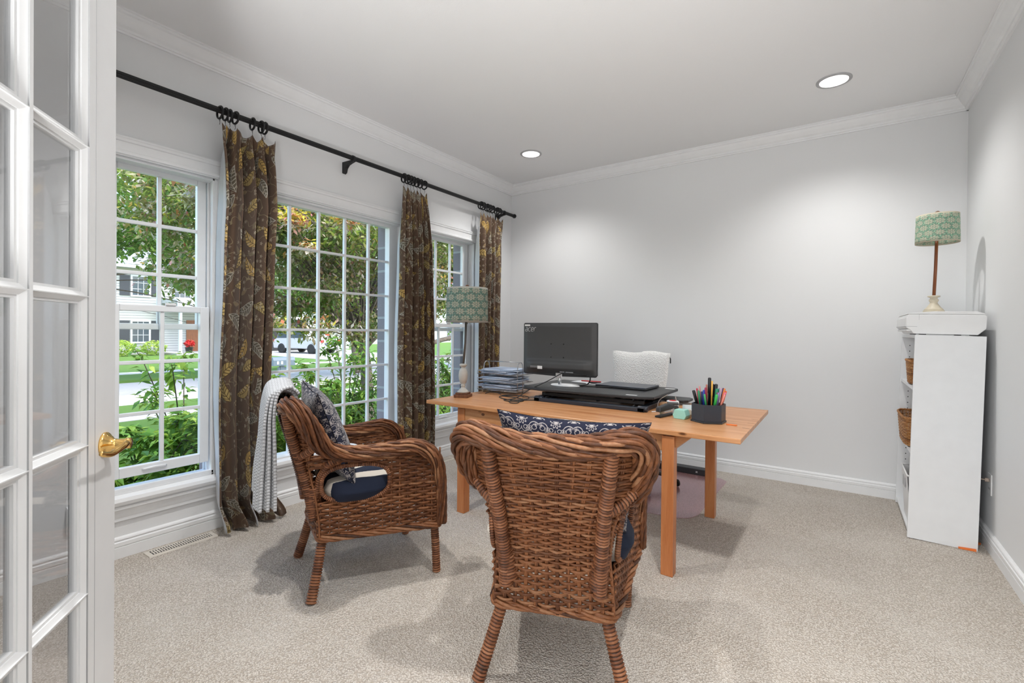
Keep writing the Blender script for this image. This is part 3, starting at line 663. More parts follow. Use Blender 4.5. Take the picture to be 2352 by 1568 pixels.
curtain('leftmost brown leaf-print curtain puddling on the carpet, between the side window and the wide window', [(.008, 1.30, 1.665), (.20, 1.262, 1.59), (.83, 1.250, 1.568), (1.58, 1.265, 1.576), (2.20, 1.282, 1.595), (2.382, 1.293, 1.612)], (1.293, 1.323, 1.347, 1.379, 1.478, 1.531, 1.62), 4, 4.3, .085, .015, xoff=.012)
curtain('middle brown leaf-print curtain hanging straight beside the desk lamp, right of the wide window', [(.03, 2.648, 3.01), (.30, 2.640, 3.005), (1.04, 2.635, 2.990), (1.8, 2.655, 2.972), (2.382, 2.690, 2.955)], (2.69, 2.740, 2.772, 2.806, 2.846, 2.886, 2.955), 2, 5.2, .056, .02)
curtain('rightmost brown and gold leaf-print curtain hanging by the far corner behind the letter tray', [(.03, 3.675, 4.03), (.80, 3.675, 4.03), (1.46, 3.675, 4.035), (2.1, 3.68, 4.04), (2.382, 3.70, 4.085)], (3.70, 3.752, 3.816, 3.858, 3.905, 3.985, 4.085), 9, 4.6, .052, .0)
# ================================================================ DESK
DZ = .72
t = thing('desk', 'orange pine desk with four square legs and a long overhanging top', 'desk', (-1.345, 2.83, 0))
ox, oy = -1.345, 2.83
def dbox(name, x0, x1, y0, y1, z0, z1, mt, par=None, bev=.003, extra=None):
    m = M(); m.box(x0-ox, x1-ox, y0-oy, y1-oy, z0, z1)
    if extra: extra(m)
    return obj(name, m, mt, par or t, bevel=bev)
dbox('tabletop', -2.325, -.362, 2.335, 3.328, .696, DZ, M_['pine_x'])
for y in (2.62, 2.78, 2.92): m = M(); m.box(-.40-ox, -.366-ox, y-oy, y+.004-oy, .7197, .7203); obj('end_grain_split', m, M_['darkwood'], t)
for x0, y0 in ((-.720, 2.348), (-.714, 3.250), (-2.070, 2.368), (-2.070, 3.250)):
    dbox('leg', x0, x0+.060, y0, y0+.058, 0, .688, M_['pine_z'])
dbox('apron', -2.010, -.722, 2.372, 2.392, .607, .690, M_['pine_x'])
dbox('apron', -2.010, -.722, 3.275, 3.295, .607, .690, M_['pine_x'])
dbox('apron', -2.055, -2.035, 2.428, 3.250, .607, .690, M_['pine_y'])
dbox('apron', -.695, -.675, 2.406, 3.250, .607, .690, M_['pine_y'])
for y in (2.375, 3.276):
    m = M(); m.prism([(-.660-ox, .694), (-.580-ox, .694), (-.660-ox, .628)], y-oy, y+.022-oy, 'y'); obj('corner_bracket', m, M_['pine_x'], t, bevel=.001)
    m = M(); m.prism([(-2.070-ox, .694), (-2.150-ox, .694), (-2.070-ox, .628)], y+.3*(y < 3)-oy, y+.3*(y < 3)+.022-oy, 'y'); obj('corner_bracket', m, M_['pine_x'], t, bevel=.001)
for x, z in ((-1.86, .665), (-.765, .655)):
    m = M(); m.lathe([(.009, 0), (.007, .0006), (.0005, .0008)], n=12, X=Matrix.Translation((x-ox, 2.372-oy, z)) @ Matrix.Rotation(radians(90), 4, 'X'), sx=1.5); obj('wood_knot', m, M_['darkwood'], t)

# ---------------------------------------------------------------- table lamps
def table_lamp(label, loc, rz, shade, body, rod, H, R, hs, zs, sq=True, tilt=(0, 0)):
    t = thing('table_lamp', label, 'lamp', loc, rz, group='pair of buffet lamps with floral drum shades')
    m = M()
    if sq: m.box(-.052, .052, -.052, .052, 0, .022); m.box(-.043, .043, -.043, .043, .022, .034)
    else: m.lathe([(.052, 0), (.052, .01), (.046, .012)], n=32)
    obj('plinth', m, M_['darkwood'] if sq else M_['cream'], t, bevel=.002)
    m = M(); z = .034 if sq else .010
    prof = [(.041, 0), (.041, .008), (.034, .012), (.030, .018), (.016, .030), (.013, .040), (.017, .046), (.017, .052), (.013, .056), (.024, .072), (.031, .095), (.033, .120), (.030, .150), (.022, .168), (.014, .176), (.018, .184), (.026, .190), (.028, .198), (.022, .204), (.006, .206)]
    if not sq: prof = [(.048, 0), (.046, .008), (.036, .018), (.026, .034), (.020, .044), (.018, .052), (.024, .060), (.024, .068), (.017, .074), (.019, .080), (.031, .086), (.031, .092), (.006, .095)]
    m.lathe([(r, z+q) for r, q in prof], n=36); obj('turned_base', m, M_[body], t)
    zt = z+prof[-1][1]; tx, ty = tilt
    m = M(); m.tube([(0, 0, zt-.01), (tx*.5, ty*.5, (zt+zs)/2), (tx, ty, zs+hs*.8)], .0085, 12); obj('pole', m, M_[rod], t)
    m = M(); m.grid(lambda u, v: (tx+(R-.004*v)*cos(2*pi*u), ty+(R-.004*v)*sin(2*pi*u), zs+hs*v), 64, 8, uvf=lambda u, v: (u, v))
    sh = obj('lamp_shade', m, M_[shade], t, solid=.002)
    m = M()
    for k in range(3): a = 2*pi*k/3+.4; m.tube([(tx, ty, zs+hs*.93), (tx+(R-.005)*cos(a), ty+(R-.005)*sin(a), zs+hs*.97)], .0016, 6)
    obj('spider', m, M_['steel_wire'], sh)
    m = M(); m.lathe([(.006, 0), (.012, .006), (.0155, .014), (.012, .024), (.005, .029), (.0005, .030)], c=(tx, ty, zs+hs*.98), n=20); obj('finial', m, M_['darkwood'], t)
    return t
M_['darkrod'] = plain('dark_rod', (.10, .085, .075), .45)
table_lamp('tall table lamp on the left end of the desk, blue-green floral drum shade', (-2.222, 2.600, DZ), radians(20), 'shade2', 'grey_cream', 'darkrod', .8, .150, .247, .535, True, (.020, .018))

# ---------------------------------------------------------------- letter tray
tx0, tx1, ty0, ty1 = -2.30, -1.985, 2.930, 3.010
t = thing('letter_tray', 'silver wire letter tray stacked with blue-grey papers on the desk', 'letter tray', (-2.14, 3.02, DZ), radians(2))
for sx in (.155, -.155):
    m = M(); m.tube([(sx, -.085, 0), (sx, -.085, .19), (sx, -.078, .222), (sx, -.060, .238), (sx, -.032, .238), (sx, -.014, .222), (sx, -.008, .19), (sx, -.008, 0)], .0035, 8); obj('end_loop', m, M_['steel_wire'], t)
m = M(); m.tube([(-.155, -.045, .2385), (.155, -.045, .2385)], .003, 8); obj('top_wire', m, M_['steel_wire'], t)
for k in range(3):
    z = .022+k*.060; m = M()
    m.tube([(-.19, -.12, z), (.17, -.12, z), (.17, .12, z), (-.19, .12, z)], .003, 6, closed=True)
    m.tube([(-.19, -.12, z+.028), (-.19, .12, z+.028)], .0022, 6); m.tube([(-.19, -.12, z), (-.19, -.12, z+.028)], .0022, 6); m.tube([(-.19, .12, z), (-.19, .12, z+.028)], .0022, 6)
    for q in range(9): x = -.17+q*.04; m.tube([(x, -.12, z), (x, .12, z)], .0016, 5)
    obj('tray', m, M_['steel_wire'], t)
names = ('bottom', 'middle', 'top')
rr = random.Random(5)
for k in range(3):
    z = DZ+.0265+k*.060; m = M()
    for q in range(9):
        a = rr.uniform(-.16, .16); dx, dy = rr.uniform(-.028, .028), rr.uniform(-.018, .018); X = Matrix.Translation((-2.155+dx, 3.015+dy, z+q*.0042)) @ Matrix.Rotation(a+.03, 4, 'Z')
        m.box(-.150, .150, -.108, .108, 0, .0034, X=X)
    tag(obj('paper_stack', m, M_['papers']), 'untidy sheaf of papers in the %s tier of the wire letter tray' % names[k], 'papers', 'papers in the letter tray')

# ---------------------------------------------------------------- standing desk converter, monitor, laptop
t = thing('standing_desk_converter', 'black sit-stand desk converter folded low on the pine desk', 'desk riser', (-1.395, 3.10, DZ))
m = M(); m.prism([(-.47, -.25), (-.44, -.30), (-.24, -.33), (.40, -.30), (.475, -.26), (.475, .26), (.44, .30), (-.44, .30), (-.475, .26)], .068, .086, 'z'); obj('platform', m, M_['black_plastic'], t, bevel=.004)
for q_ in ((.40, .465, .20, .235), (.30, .37, -.27, -.25)): m = M(); m.box(*q_, .0862, .0870); obj('sticker', m, M_['white_plastic'], t)
for q_ in ((-.345, -.305), (.22, .26)): m = M(); m.box(-.325, .445, *q_, 0, .026); obj('base_bar', m, M_['navy_plastic'], t, bevel=.004)
for x in (-.325, .40):
    m = M(); m.box(x, x+.045, -.345, .26, 0, .030); m.tube([(x, -.325, .018), (x+.06, -.325, .018)], .017, 12); obj('side_rail', m, M_['navy_plastic'], t, bevel=.004)
for x in (-.26, .36):
    for y0, y1 in ((-.30, .20), (.20, -.30)):
        m = M(); m.tube([(x, y0, .022), (x, y1, .062)], .009, 4, squash=.5); obj('scissor_arm', m, M_['black_metal'], t)
m = M(); m.box(-.30, .42, -.28, -.26, .034, .058); m.tube([(.10, -.26, .03), (.36, .1, .058)], .006, 6); obj('cross_bar', m, M_['black_metal'], t, bevel=.003)
m = M(); m.prism([(.12, .26), (.56, .25), (.585, .22), (.585, .10), (.56, .07), (.12, .07)], .018, .034, 'z'); obj('keyboard_shelf', m, M_['black_plastic'], t, bevel=.004)

t = thing('monitor', 'black computer monitor seen from behind, standing on the black desk converter', 'monitor', (-1.654, 2.975, DZ+.086), radians(1))
PW, PZ0, PZ1 = .296, .080, .452
m = M(); m.prism([(-PW, PZ0+.01), (-PW+.012, PZ0-.004), (0, PZ0-.012), (PW-.012, PZ0-.004), (PW, PZ0+.01), (PW, PZ1-.008), (PW-.008, PZ1), (-PW+.008, PZ1), (-PW, PZ1-.008)], 0.004, .022, 'y'); obj('bezel', m, M_['black_plastic'], t, bevel=.003)
m = M(); m.box(-PW+.012, PW-.012, .0215, .0228, PZ0+.012, PZ1-.012); obj('screen', m, M_['darkpane'], t)
m = M()
def shell(u, v):
    x = (-PW+.004)+(2*PW-.008)*u; z = PZ0+.006+(PZ1-PZ0-.010)*v
    e = min(1, min(u, 1-u)*18)*min(1, (1-v)*16)*min(1, v*9); low = 1/(1+math.exp((v-.245)*70))
    return (x, .004-e*(.012+.022*low*min(1, min(u, 1-u)*7)), z)
m.grid(shell, 72, 60); obj('back_shell', m, M_['grey_plastic'], t)
for x in (-.055, .045):
    for z in (.300, .205): m = M(); m.lathe([(.005, 0), (.005, .0015), (.0005, .0016)], n=12, X=Matrix.Translation((x, -.0085, z)) @ Matrix.Rotation(radians(90), 4, 'X')); obj('mount_screw', m, M_['shadowhole'], t)
for q_ in ((-.278, -.232, -.0102, -.0088, .428, .440), (-.155, -.115, -.0318, -.0300, .118, .140)): m = M(); m.box(*q_); obj('sticker', m, M_['white_plastic'], t, bevel=.0005)
m = M()
for k in range(7): m.box(-.215+k*.0085, -.209+k*.0085, -.0318, -.0310, .135, .138); m.box(-.215+k*.0085, -.209+k*.0085, -.0318, -.0310, .127, .130)
obj('port_labels', m, M_['ringgrey'], t); m = M()
for k in range(14):
    if k not in (5,): m.box(.03+k*.0075, .0345+k*.0075, -.0318, -.0308, .102, .108)
obj('port_row', m, M_['ringgrey'], t)
M_['logo'] = plain('silver_lettering', (.50, .51, .52), .35)
# rounded italic lower-case lettering, drawn as strokes
m = M()
def stroke(pts, ox_, sc=.0225, r=.0023):
    P = [((ox_+(x+.22*y))*sc, 0, y*.0275) for x, y in pts]; m.tube([(-.276+p[0], -.0095, .390+p[2]) for p in P], r, 6, squash=.6)
def arc(cx, cy, rx, ry, a0, a1, n=14): return [(cx+rx*cos(radians(a0+(a1-a0)*k/n)), cy+ry*sin(radians(a0+(a1-a0)*k/n))) for k in range(n+1)]
stroke([(.15, 1.0), (.62, 1.0), (.82, .85), (.82, .0)], 0); stroke([(.82, .55), (.25, .55), (.06, .42), (.06, .14), (.25, 0), (.82, 0)], 0)
stroke([(.85, 1), (.3, 1), (.08, .82), (.08, .18), (.3, 0), (.85, 0)], 1.12)
stroke([(.08, .52), (.84, .52), (.84, .82), (.66, 1), (.28, 1), (.08, .82), (.08, .18), (.28, 0), (.82, 0)], 2.2)
stroke([(.06, 0), (.06, .8), (.2, 1), (.62, 1)], 3.32)
obj('brand_lettering', m, M_['logo'], t)
m = M(); m.tube([(.005, .014, .0), (.005, .014, .085)], .012, 14); m.box(-.02, .03, -.002, .020, .055, .10); obj('stand_neck', m, M_['chrome'], t, bevel=.002)
m = M(); m.lathe([(.115, 0), (.115, .004), (.108, .008), (.03, .012), (.0005, .012)], n=40, c=(.03, .055, 0.0005), sy=.62); obj('stand_base', m, M_['white_plastic'], t)
t2 = thing('laptop', 'closed slate-grey laptop lying on the black desk converter', 'laptop', (-1.235, 3.22, DZ+.0865), radians(-3))
m = M(); m.box(-.185, .185, -.125, .125, .002, .011); obj('base', m, M_['black_plastic'], t2, bevel=.003)
m = M(); m.box(-.185, .185, -.125, .125, .0112, .0185); obj('lid', m, M_['laptop'], t2, bevel=.003)
for q, (x, y, a) in enumerate(((-1.46, 3.30, .2), (-1.60, 3.34, -.15))):
    m = M(); m.box(-.11, .11, -.07, .07, 0, .0012, X=RZ(a, (x, y, DZ+.087))); tag(obj('paper_sheet', m, M_['paper']), ('white sheet of paper lying beside the laptop on the black converter', 'white sheet of paper lying behind the monitor foot on the converter')[q], 'paper')
m = M(); m.tube([(-1.66, 3.36, DZ+.093), (-1.50, 3.37, DZ+.093)], .0045, 8); tag(obj('red_pen', m, M_['red']), 'red and white pen lying on papers behind the monitor foot', 'pen')
def cable(name, pts, r, mt, label, n=8):
    m = M(); m.tube(catmull(pts, n), r, 6); return tag(obj(name, m, mt), label, 'cable')
cable('monitor_cable', [(-1.60, 2.955, .895), (-1.605, 2.93, .90), (-1.68, 2.88, .85), (-1.78, 2.80, .79), (-1.86, 2.74, .728), (-1.90, 2.66, .724), (-1.84, 2.62, .724), (-1.76, 2.66, .724), (-1.80, 2.74, .725), (-1.90, 2.78, .725), (-2.02, 2.80, .725), (-2.00, 2.86, .725), (-1.86, 2.84, .730)], .0034, M_['cord'], 'black cable dropping from the monitor to the desk and looping')
cable('desk_cable', [(-1.72, 2.77, .724), (-1.82, 2.68, .724), (-1.95, 2.70, .724), (-2.02, 2.78, .724), (-1.95, 2.86, .726), (-1.82, 2.82, .735), (-1.76, 2.74, .73), (-1.84, 2.66, .724), (-1.79, 2.57, .724), (-1.74, 2.58, .724), (-1.78, 2.68, .724)], .0030, M_['cord'], 'tangled black cable coiled on the desk left of the converter')
cable('power_cable', [(-1.60, 2.94, .905), (-1.54, 2.93, .905), (-1.48, 2.95, .902), (-1.42, 3.00, .89), (-1.46, 3.04, .825), (-1.58, 3.02, .812), (-1.30, 3.10, .812)], .0042, M_['cord'], 'thick black power cable hooked under the monitor')
cable('short_cord', [(-2.20, 2.83, .7235), (-2.17, 2.86, .735), (-2.13, 2.88, .732), (-2.08, 2.87, .7235)], .003, M_['cord'], 'short black cord end on the desk between lamp and letter tray')
cable('beige_cable', [(-.90, 3.05, .80), (-.93, 2.98, .77), (-.92, 2.92, .735), (-.88, 2.86, .7235), (-.84, 2.92, .7235), (-.83, 3.0, .74), (-.85, 3.05, .79)], .0022, M_['beige_cord'], 'thin beige cord looping at the right end of the converter')
cable('white_cable', [(-.92, 2.80, .7235), (-.88, 2.83, .7235), (-.83, 2.86, .7235), (-.80, 2.90, .7235), (-.83, 2.96, .7235)], .0032, M_['white_plastic'], 'short white cable on the desk beside the converter foot')

# ---------------------------------------------------------------- small things on the right of the desk
t = thing('stapler', 'black stapler lying on the desk left of the mint tape dispenser', 'stapler', (-.815, 2.72, DZ), radians(78)); t.scale = (1.1, 1.2, 1.35)
m = M(); m.box(-.075, .075, -.016, .016, 0, .008); obj('base', m, M_['black_metal'], t, bevel=.003)
m = M(); m.prism([(-.075, .022), (-.070, .044), (.02, .052), (.078, .040), (.080, .026)], -.013, .013, 'y'); obj('top_arm', m, M_['black_plastic'], t, bevel=.005)
m = M(); m.prism([(-.073, .014), (.070, .020), (.070, .028), (-.073, .024)], -.009, .009, 'y'); m.box(.05, .07, -.012, .012, .006, .03); obj('magazine', m, M_['chrome'], t)
t = thing('hole_punch', 'small black punch standing behind the stapler on the desk', 'punch', (-.835, 2.93, DZ), radians(20))
m = M(); m.box(-.035, .035, -.03, .03, 0, .03); obj('body', m, M_['black_plastic'], t, bevel=.005)
m = M(); m.box(-.03, .035, -.025, .025, .038, .050); m.box(-.01, .01, -.02, .02, .03, .04); obj('lever', m, M_['grey_plastic'], t, bevel=.003)
t = thing('tape_roll', 'white roll with a red core and tangled cord beside the converter', 'tape roll', (-.865, 3.04, DZ), 0)
m = M(); m.lathe([(.020, 0), (.036, 0), (.038, .004), (.038, .042), (.034, .046), (.022, .046), (.020, 0)], n=28, caps=False); obj('roll', m, M_['paper'], t)
m = M(); m.lathe([(.0215, .002), (.0215, .048), (.017, .048), (.017, .002), (.0215, .002)], n=24, caps=False); obj('core', m, M_['red'], t)
t = thing('leather_pouch', 'crumpled brown leather pouch under the converter platform edge', 'pouch', (-.90, 2.985, DZ), .3)
m = M(); m.sphere((0, 0, .022), .03, 14, (1.3, .9, .72)); obj('pouch_body', m, M_['tan'], t)
t = thing('tape_dispenser', 'mint green six-sided desk container between the stapler and the pen holder', 'container', (-.716, 2.725, DZ), radians(-100))
m = M(); m.prism([(-.030, 0), (.030, 0), (.040, .020), (.030, .052), (-.026, .052), (-.038, .020)], .0, .055, 'x'); obj('shell', m, M_['mint'], t, bevel=.003)
m = M(); m.prism([(-.026, .001), (.026, .001), (.034, .02), (.024, .044), (-.024, .044), (-.032, .02)], -.045, -.0005, 'x'); obj('drawer', m, M_['cream'], t, bevel=.002)
t = thing('acrylic_note_holder', 'clear acrylic note holder behind the mint container', 'note holder', (-.705, 2.84, DZ), radians(15))
m = M(); m.box(-.045, .045, -.030, .030, 0, .003); m.box(-.045, -.042, -.03, .03, 0, .055); m.box(.042, .045, -.03, .03, 0, .055); m.box(-.045, .045, .027, .03, 0, .055); obj('tray', m, M_['clear'], t)
m = M(); m.box(-.040, .040, -.026, .025, .003, .030); obj('note_block', m, M_['paper'], t)
t = thing('pen_holder', 'black hexagonal pen holder crammed with pens on the desk', 'pen holder', (-.578, 2.700, DZ), radians(2))
hexa = [(.088*cos(a), .088*sin(a)) for a in (radians(-95+60*k) for k in range(6))]
m = M()
for k in range(6):
    a, b = Vector((*hexa[k], 0)), Vector((*hexa[(k+1) % 6], 0)); nrm = Vector((a.y-b.y, b.x-a.x, 0)).normalized()*.004
    m.add([a, b, b+nrm, a+nrm]+[p+Vector((0, 0, .098)) for p in (a, b, b+nrm, a+nrm)], [(0, 1, 5, 4), (2, 3, 7, 6), (4, 5, 6, 7), (0, 3, 2, 1), (1, 2, 6, 5), (0, 4, 7, 3)])
m.prism(hexa, .008, .011, 'z'); obj('cup', m, M_['navy_plastic'], t)
m = M(); m.prism([(x*1.06, y*1.06) for x, y in hexa], 0, .009, 'z'); obj('turntable_foot', m, M_['black_plastic'], t, bevel=.002)
m = M(); m.box(-.003, .003, -.07, .07, .011, .080); m.box(-.07, .07, -.003, .003, .011, .080); obj('divider', m, M_['black_plastic'], t)
pens = [  # colour name, rgb, dx, dy, lean x, lean y, length, cap
 ('black marker with a wide cap', (.015, .015, .018), -.066, .005, -.26, -.05, .155, .0085), ('crimson pencil', (.45, .03, .06), -.055, -.015, -.14, 0, .165, .005), ('dark green felt pen', (.03, .25, .12), -.045, -.035, -.10, -.05, .155, .0062),
 ('pink-tipped pencil', (.62, .30, .28), -.050, .010, -.10, .02, .175, .0048), ('navy felt pen', (.02, .035, .13), -.030, -.030, -.06, -.03, .150, .0065), ('blue ballpoint pen', (.03, .05, .38), -.020, -.045, -.02, -.02, .160, .0052),
 ('burgundy gel pen', (.33, .02, .07), -.008, -.030, -.04, 0, .172, .0055), ('red-brown pencil', (.42, .14, .10), -.012, .012, -.03, .0, .185, .0048), ('very tall black marker', (.012, .012, .014), .000, .020, .00, .0, .222, .0085),
 ('black permanent marker', (.014, .014, .016), .014, .022, .03, .02, .190, .009), ('yellow pencil with an eraser tip', (.80, .45, .08), .022, -.012, .015, 0, .208, .0045), ('black-capped marker', (.012, .014, .016), .032, .025, .06, .02, .190, .009),
 ('deep green marker', (.015, .20, .10), .038, .00, .11, 0, .168, .010), ('green-striped pencil', (.05, .33, .12), .004, -.055, -.13, -.04, .140, .0055), ('maroon pencil', (.20, .05, .05), .045, -.010, .12, 0, .150, .005),
 ('violet felt pen', (.26, .20, .48), .050, -.022, .15, 0, .150, .0055), ('bright green felt pen', (.04, .42, .08), .040, -.050, .20, -.08, .145, .0075), ('orange pencil', (.72, .22, .05), .060, .015, .25, 0, .175, .0048),
 ('pink highlighter', (.72, .15, .24), .064, -.010, .32, -.02, .158, .0065), ('coral pencil', (.80, .30, .22), .066, -.028, .34, -.05, .150, .0045), ('lilac pencil', (.50, .32, .50), .054, .010, .12, .04, .172, .0045),
 ('teal pen', (.04, .30, .28), .048, .030, .10, .06, .168, .005), ('dark plum pen', (.12, .03, .10), .062, .034, .16, .04, .172, .005), ('white pen', (.7, .7, .7), -.018, .040, -.05, .04, .180, .0048), ('orange-red crayon', (.78, .16, .06), .066, .04, .26, .03, .160, .0055)]
for nm, c, dx, dy, lx, ly, L, r in pens:
    hx, hy = -.578+dx*.72, 2.700+dy*.8; base = Vector((hx-lx*.03, hy-ly*.03, DZ+.0125)); d = Vector((lx, ly, 1)).normalized()
    key = 'pen_'+nm; M_[key] = plain(nm.replace(' ', '_'), c, .4)
    m = M(); m.tube([base+d*q for q in (0, L*.62, L*.625, L-.004, L)], (lambda i: r*(.86, .86, 1.0, 1.0, .6)[i]), 9)
    tag(obj('pencil' if 'pencil' in nm else ('crayon' if 'crayon' in nm else 'pen'), m, M_[key]), nm+' standing in the black hexagonal pen holder', 'pen', 'pens in the hexagonal holder')
m = M(); m.box(-.482, -.430, 2.655, 2.664, DZ+.0004, DZ+.006); tag(obj('orange_stick', m, M_['orange'], bevel=.002), 'small orange stick lying on the desk right of the pen holder', 'stick')
# ================================================================ WICKER ARMCHAIRS
# local frame: +y the way the chair faces, x to its right
def mirror(P): return [Vector((-p[0], p[1], p[2])) for p in P]
RAIL = [(0, -.372, .838), (.08, -.375, .840), (.15, -.380, .850), (.215, -.382, .866), (.265, -.370, .868), (.293, -.340, .836), (.294, -.302, .776), (.277, -.262, .708), (.258, -.210, .660), (.250, -.13, .636), (.258, -.03, .632), (.271, .07, .638), (.284, .150, .645), (.293, .215, .624), (.299, .260, .577), (.303, .284, .500), (.305, .292, .400), (.305, .294, .262)]
half = catmull(RAIL, 8)
full = mirror(half[1:])[::-1]+half
rail, RL = resample(full, 420)
def smooth01(x): x = max(0, min(1, x)); return x*x*(3-2*x)
def rope(m, path, n, rad, strand, pitch, seed, flat=1.0, rfun=None, sides=6, dirup=None):
    """n strands twisting round a centre line"""
    r = random.Random(seed); N = len(path); T = []
    for i in range(N): T.append((path[min(i+1, N-1)]-path[max(i-1, 0)]).normalized())
    ref = Vector((0, 1, 0)) if abs(T[0].y) < .9 else Vector((1, 0, 0)); nr = (ref-T[0]*ref.dot(T[0])).normalized(); fr = []
    for i in range(N):
        nr = (nr-T[i]*nr.dot(T[i])).normalized(); fr.append((nr.copy(), T[i].cross(nr)))
    L = [0]
    for i in range(N-1): L.append(L[-1]+(path[i+1]-path[i]).length)
    for k in range(n):
        tone = r.uniform(.15, .85); pts = []; off = r.uniform(-.2, .2)
        for i in range(N):
            a = 2*pi*(k/n+L[i]/pitch)+off; q = rad*(rfun(i/(N-1)) if rfun else 1)*(1+.13*sin(2*pi*L[i]/.115+k*2.6)); A, B = fr[i]
            pts.append(path[i]+A*cos(a)*q+B*sin(a)*q*flat)
        tones = []
        m.tube(pts, lambda i: strand*((rfun(i/(N-1))*.5+.5) if rfun else 1), sides, tone=tone)
def wrapped(m, path, r, pitch=.0095, seed=1, n=10, amp=.26):
    """pole wound with flat cane"""
    P, L = resample([Vector(p) for p in path], max(4, int(sum(((Vector(path[i+1])-Vector(path[i])).length for i in range(len(path)-1)))/pitch)*4))
    rr_ = random.Random(seed); k0 = len(m.t)
    lum = [rr_.uniform(.25, .75) for _ in range(len(P))]
    rf = r if callable(r) else (lambda u: r)
    m.tube(P, lambda i: rf(i/len(P))*(1+amp*(abs(sin(pi*i/4))-.5)), n)
    for i in range(len(P)):
        for k in range(n): m.t[k0+i*n+k] = (0.0 if i % 4 == 0 else lum[i//4]) if i//4 < len(lum) else .5
def weave(m, rows, stakes_x, amp, r, seed, sides=5, spu=3, skip=None, norm=None):
    """rows: list of point functions u->Vector ; stakes at parameters stakes_x"""
    rr_ = random.Random(seed); ns = len(stakes_x)
    for j, (fn, u0, u1) in enumerate(rows):
        tone = rr_.uniform(.3, .78); pts = []; par = j % 2
        N = max(6, int(ns*spu*abs(u1-u0))); ja = rr_.uniform(.8, 1.15)
        for i in range(N+1):
            u = u0+(u1-u0)*i/N; p, nr = fn(u)
            ph = cos(pi*((u*ns)+par)); q = p+nr*(amp*ja*ph); q.z += rr_.uniform(-.0008, .0008)
            if skip and skip(q):
                if len(pts) > 2: m.tube(pts, r*rr_.uniform(.9, 1.1), sides, tone=tone)
                pts = []; continue
            pts.append(q)
        if len(pts) > 2: m.tube(pts, r*rr_.uniform(.88, 1.12), sides, tone=tone)

def back_y(z):
    K = [(.24, -.250), (.34, -.252), (.46, -.268), (.58, -.298), (.70, -.334), (.80, -.366), (.86, -.380)]
    for i in range(len(K)-1):
        if z <= K[i+1][0]: f = (z-K[i][0])/(K[i+1][0]-K[i][0]); return K[i][1]+(K[i+1][1]-K[i][1])*f
    return K[-1][1]
def back_w(z):
    K = [(.24, .205), (.34, .200), (.46, .188), (.56, .196), (.63, .220), (.70, .252), (.76, .276), (.82, .280), (.88, .24)]
    for i in range(len(K)-1):
        if z <= K[i+1][0]: f = (z-K[i][0])/(K[i+1][0]-K[i][0]); return K[i][1]+(K[i+1][1]-K[i][1])*f
    return K[-1][1]
def back_pt(u, z):
    x = (u*2-1)*back_w(z); f = max(0, (abs(x)-.15)/.15); lift = smooth01((z-.50)/.2)
    y = back_y(z)+.10*f*f*lift+.012*(1-(abs(x)/.2)**2 if abs(x) < .2 else 0)*-1
    return Vector((x, y, z)), Vector((0, -1, 0))
def side_x(y, z):
    t_ = (y+.25)/.54; b = .200+.100*t_; k = smooth01((z-.30)/.35); top = .222+.072*t_
    return b*(1-k)+top*k
def hole(q):
    y, z = q.y, q.z; cy, cz, ry, rz = -.098, .500, .148, .082
    if y < cy: return abs((z-cz)/rz) < .93
    return abs((y-cy)/ry)**2.8+abs((z-cz)/rz)**2.8 < 1 and abs(q.x) > .18

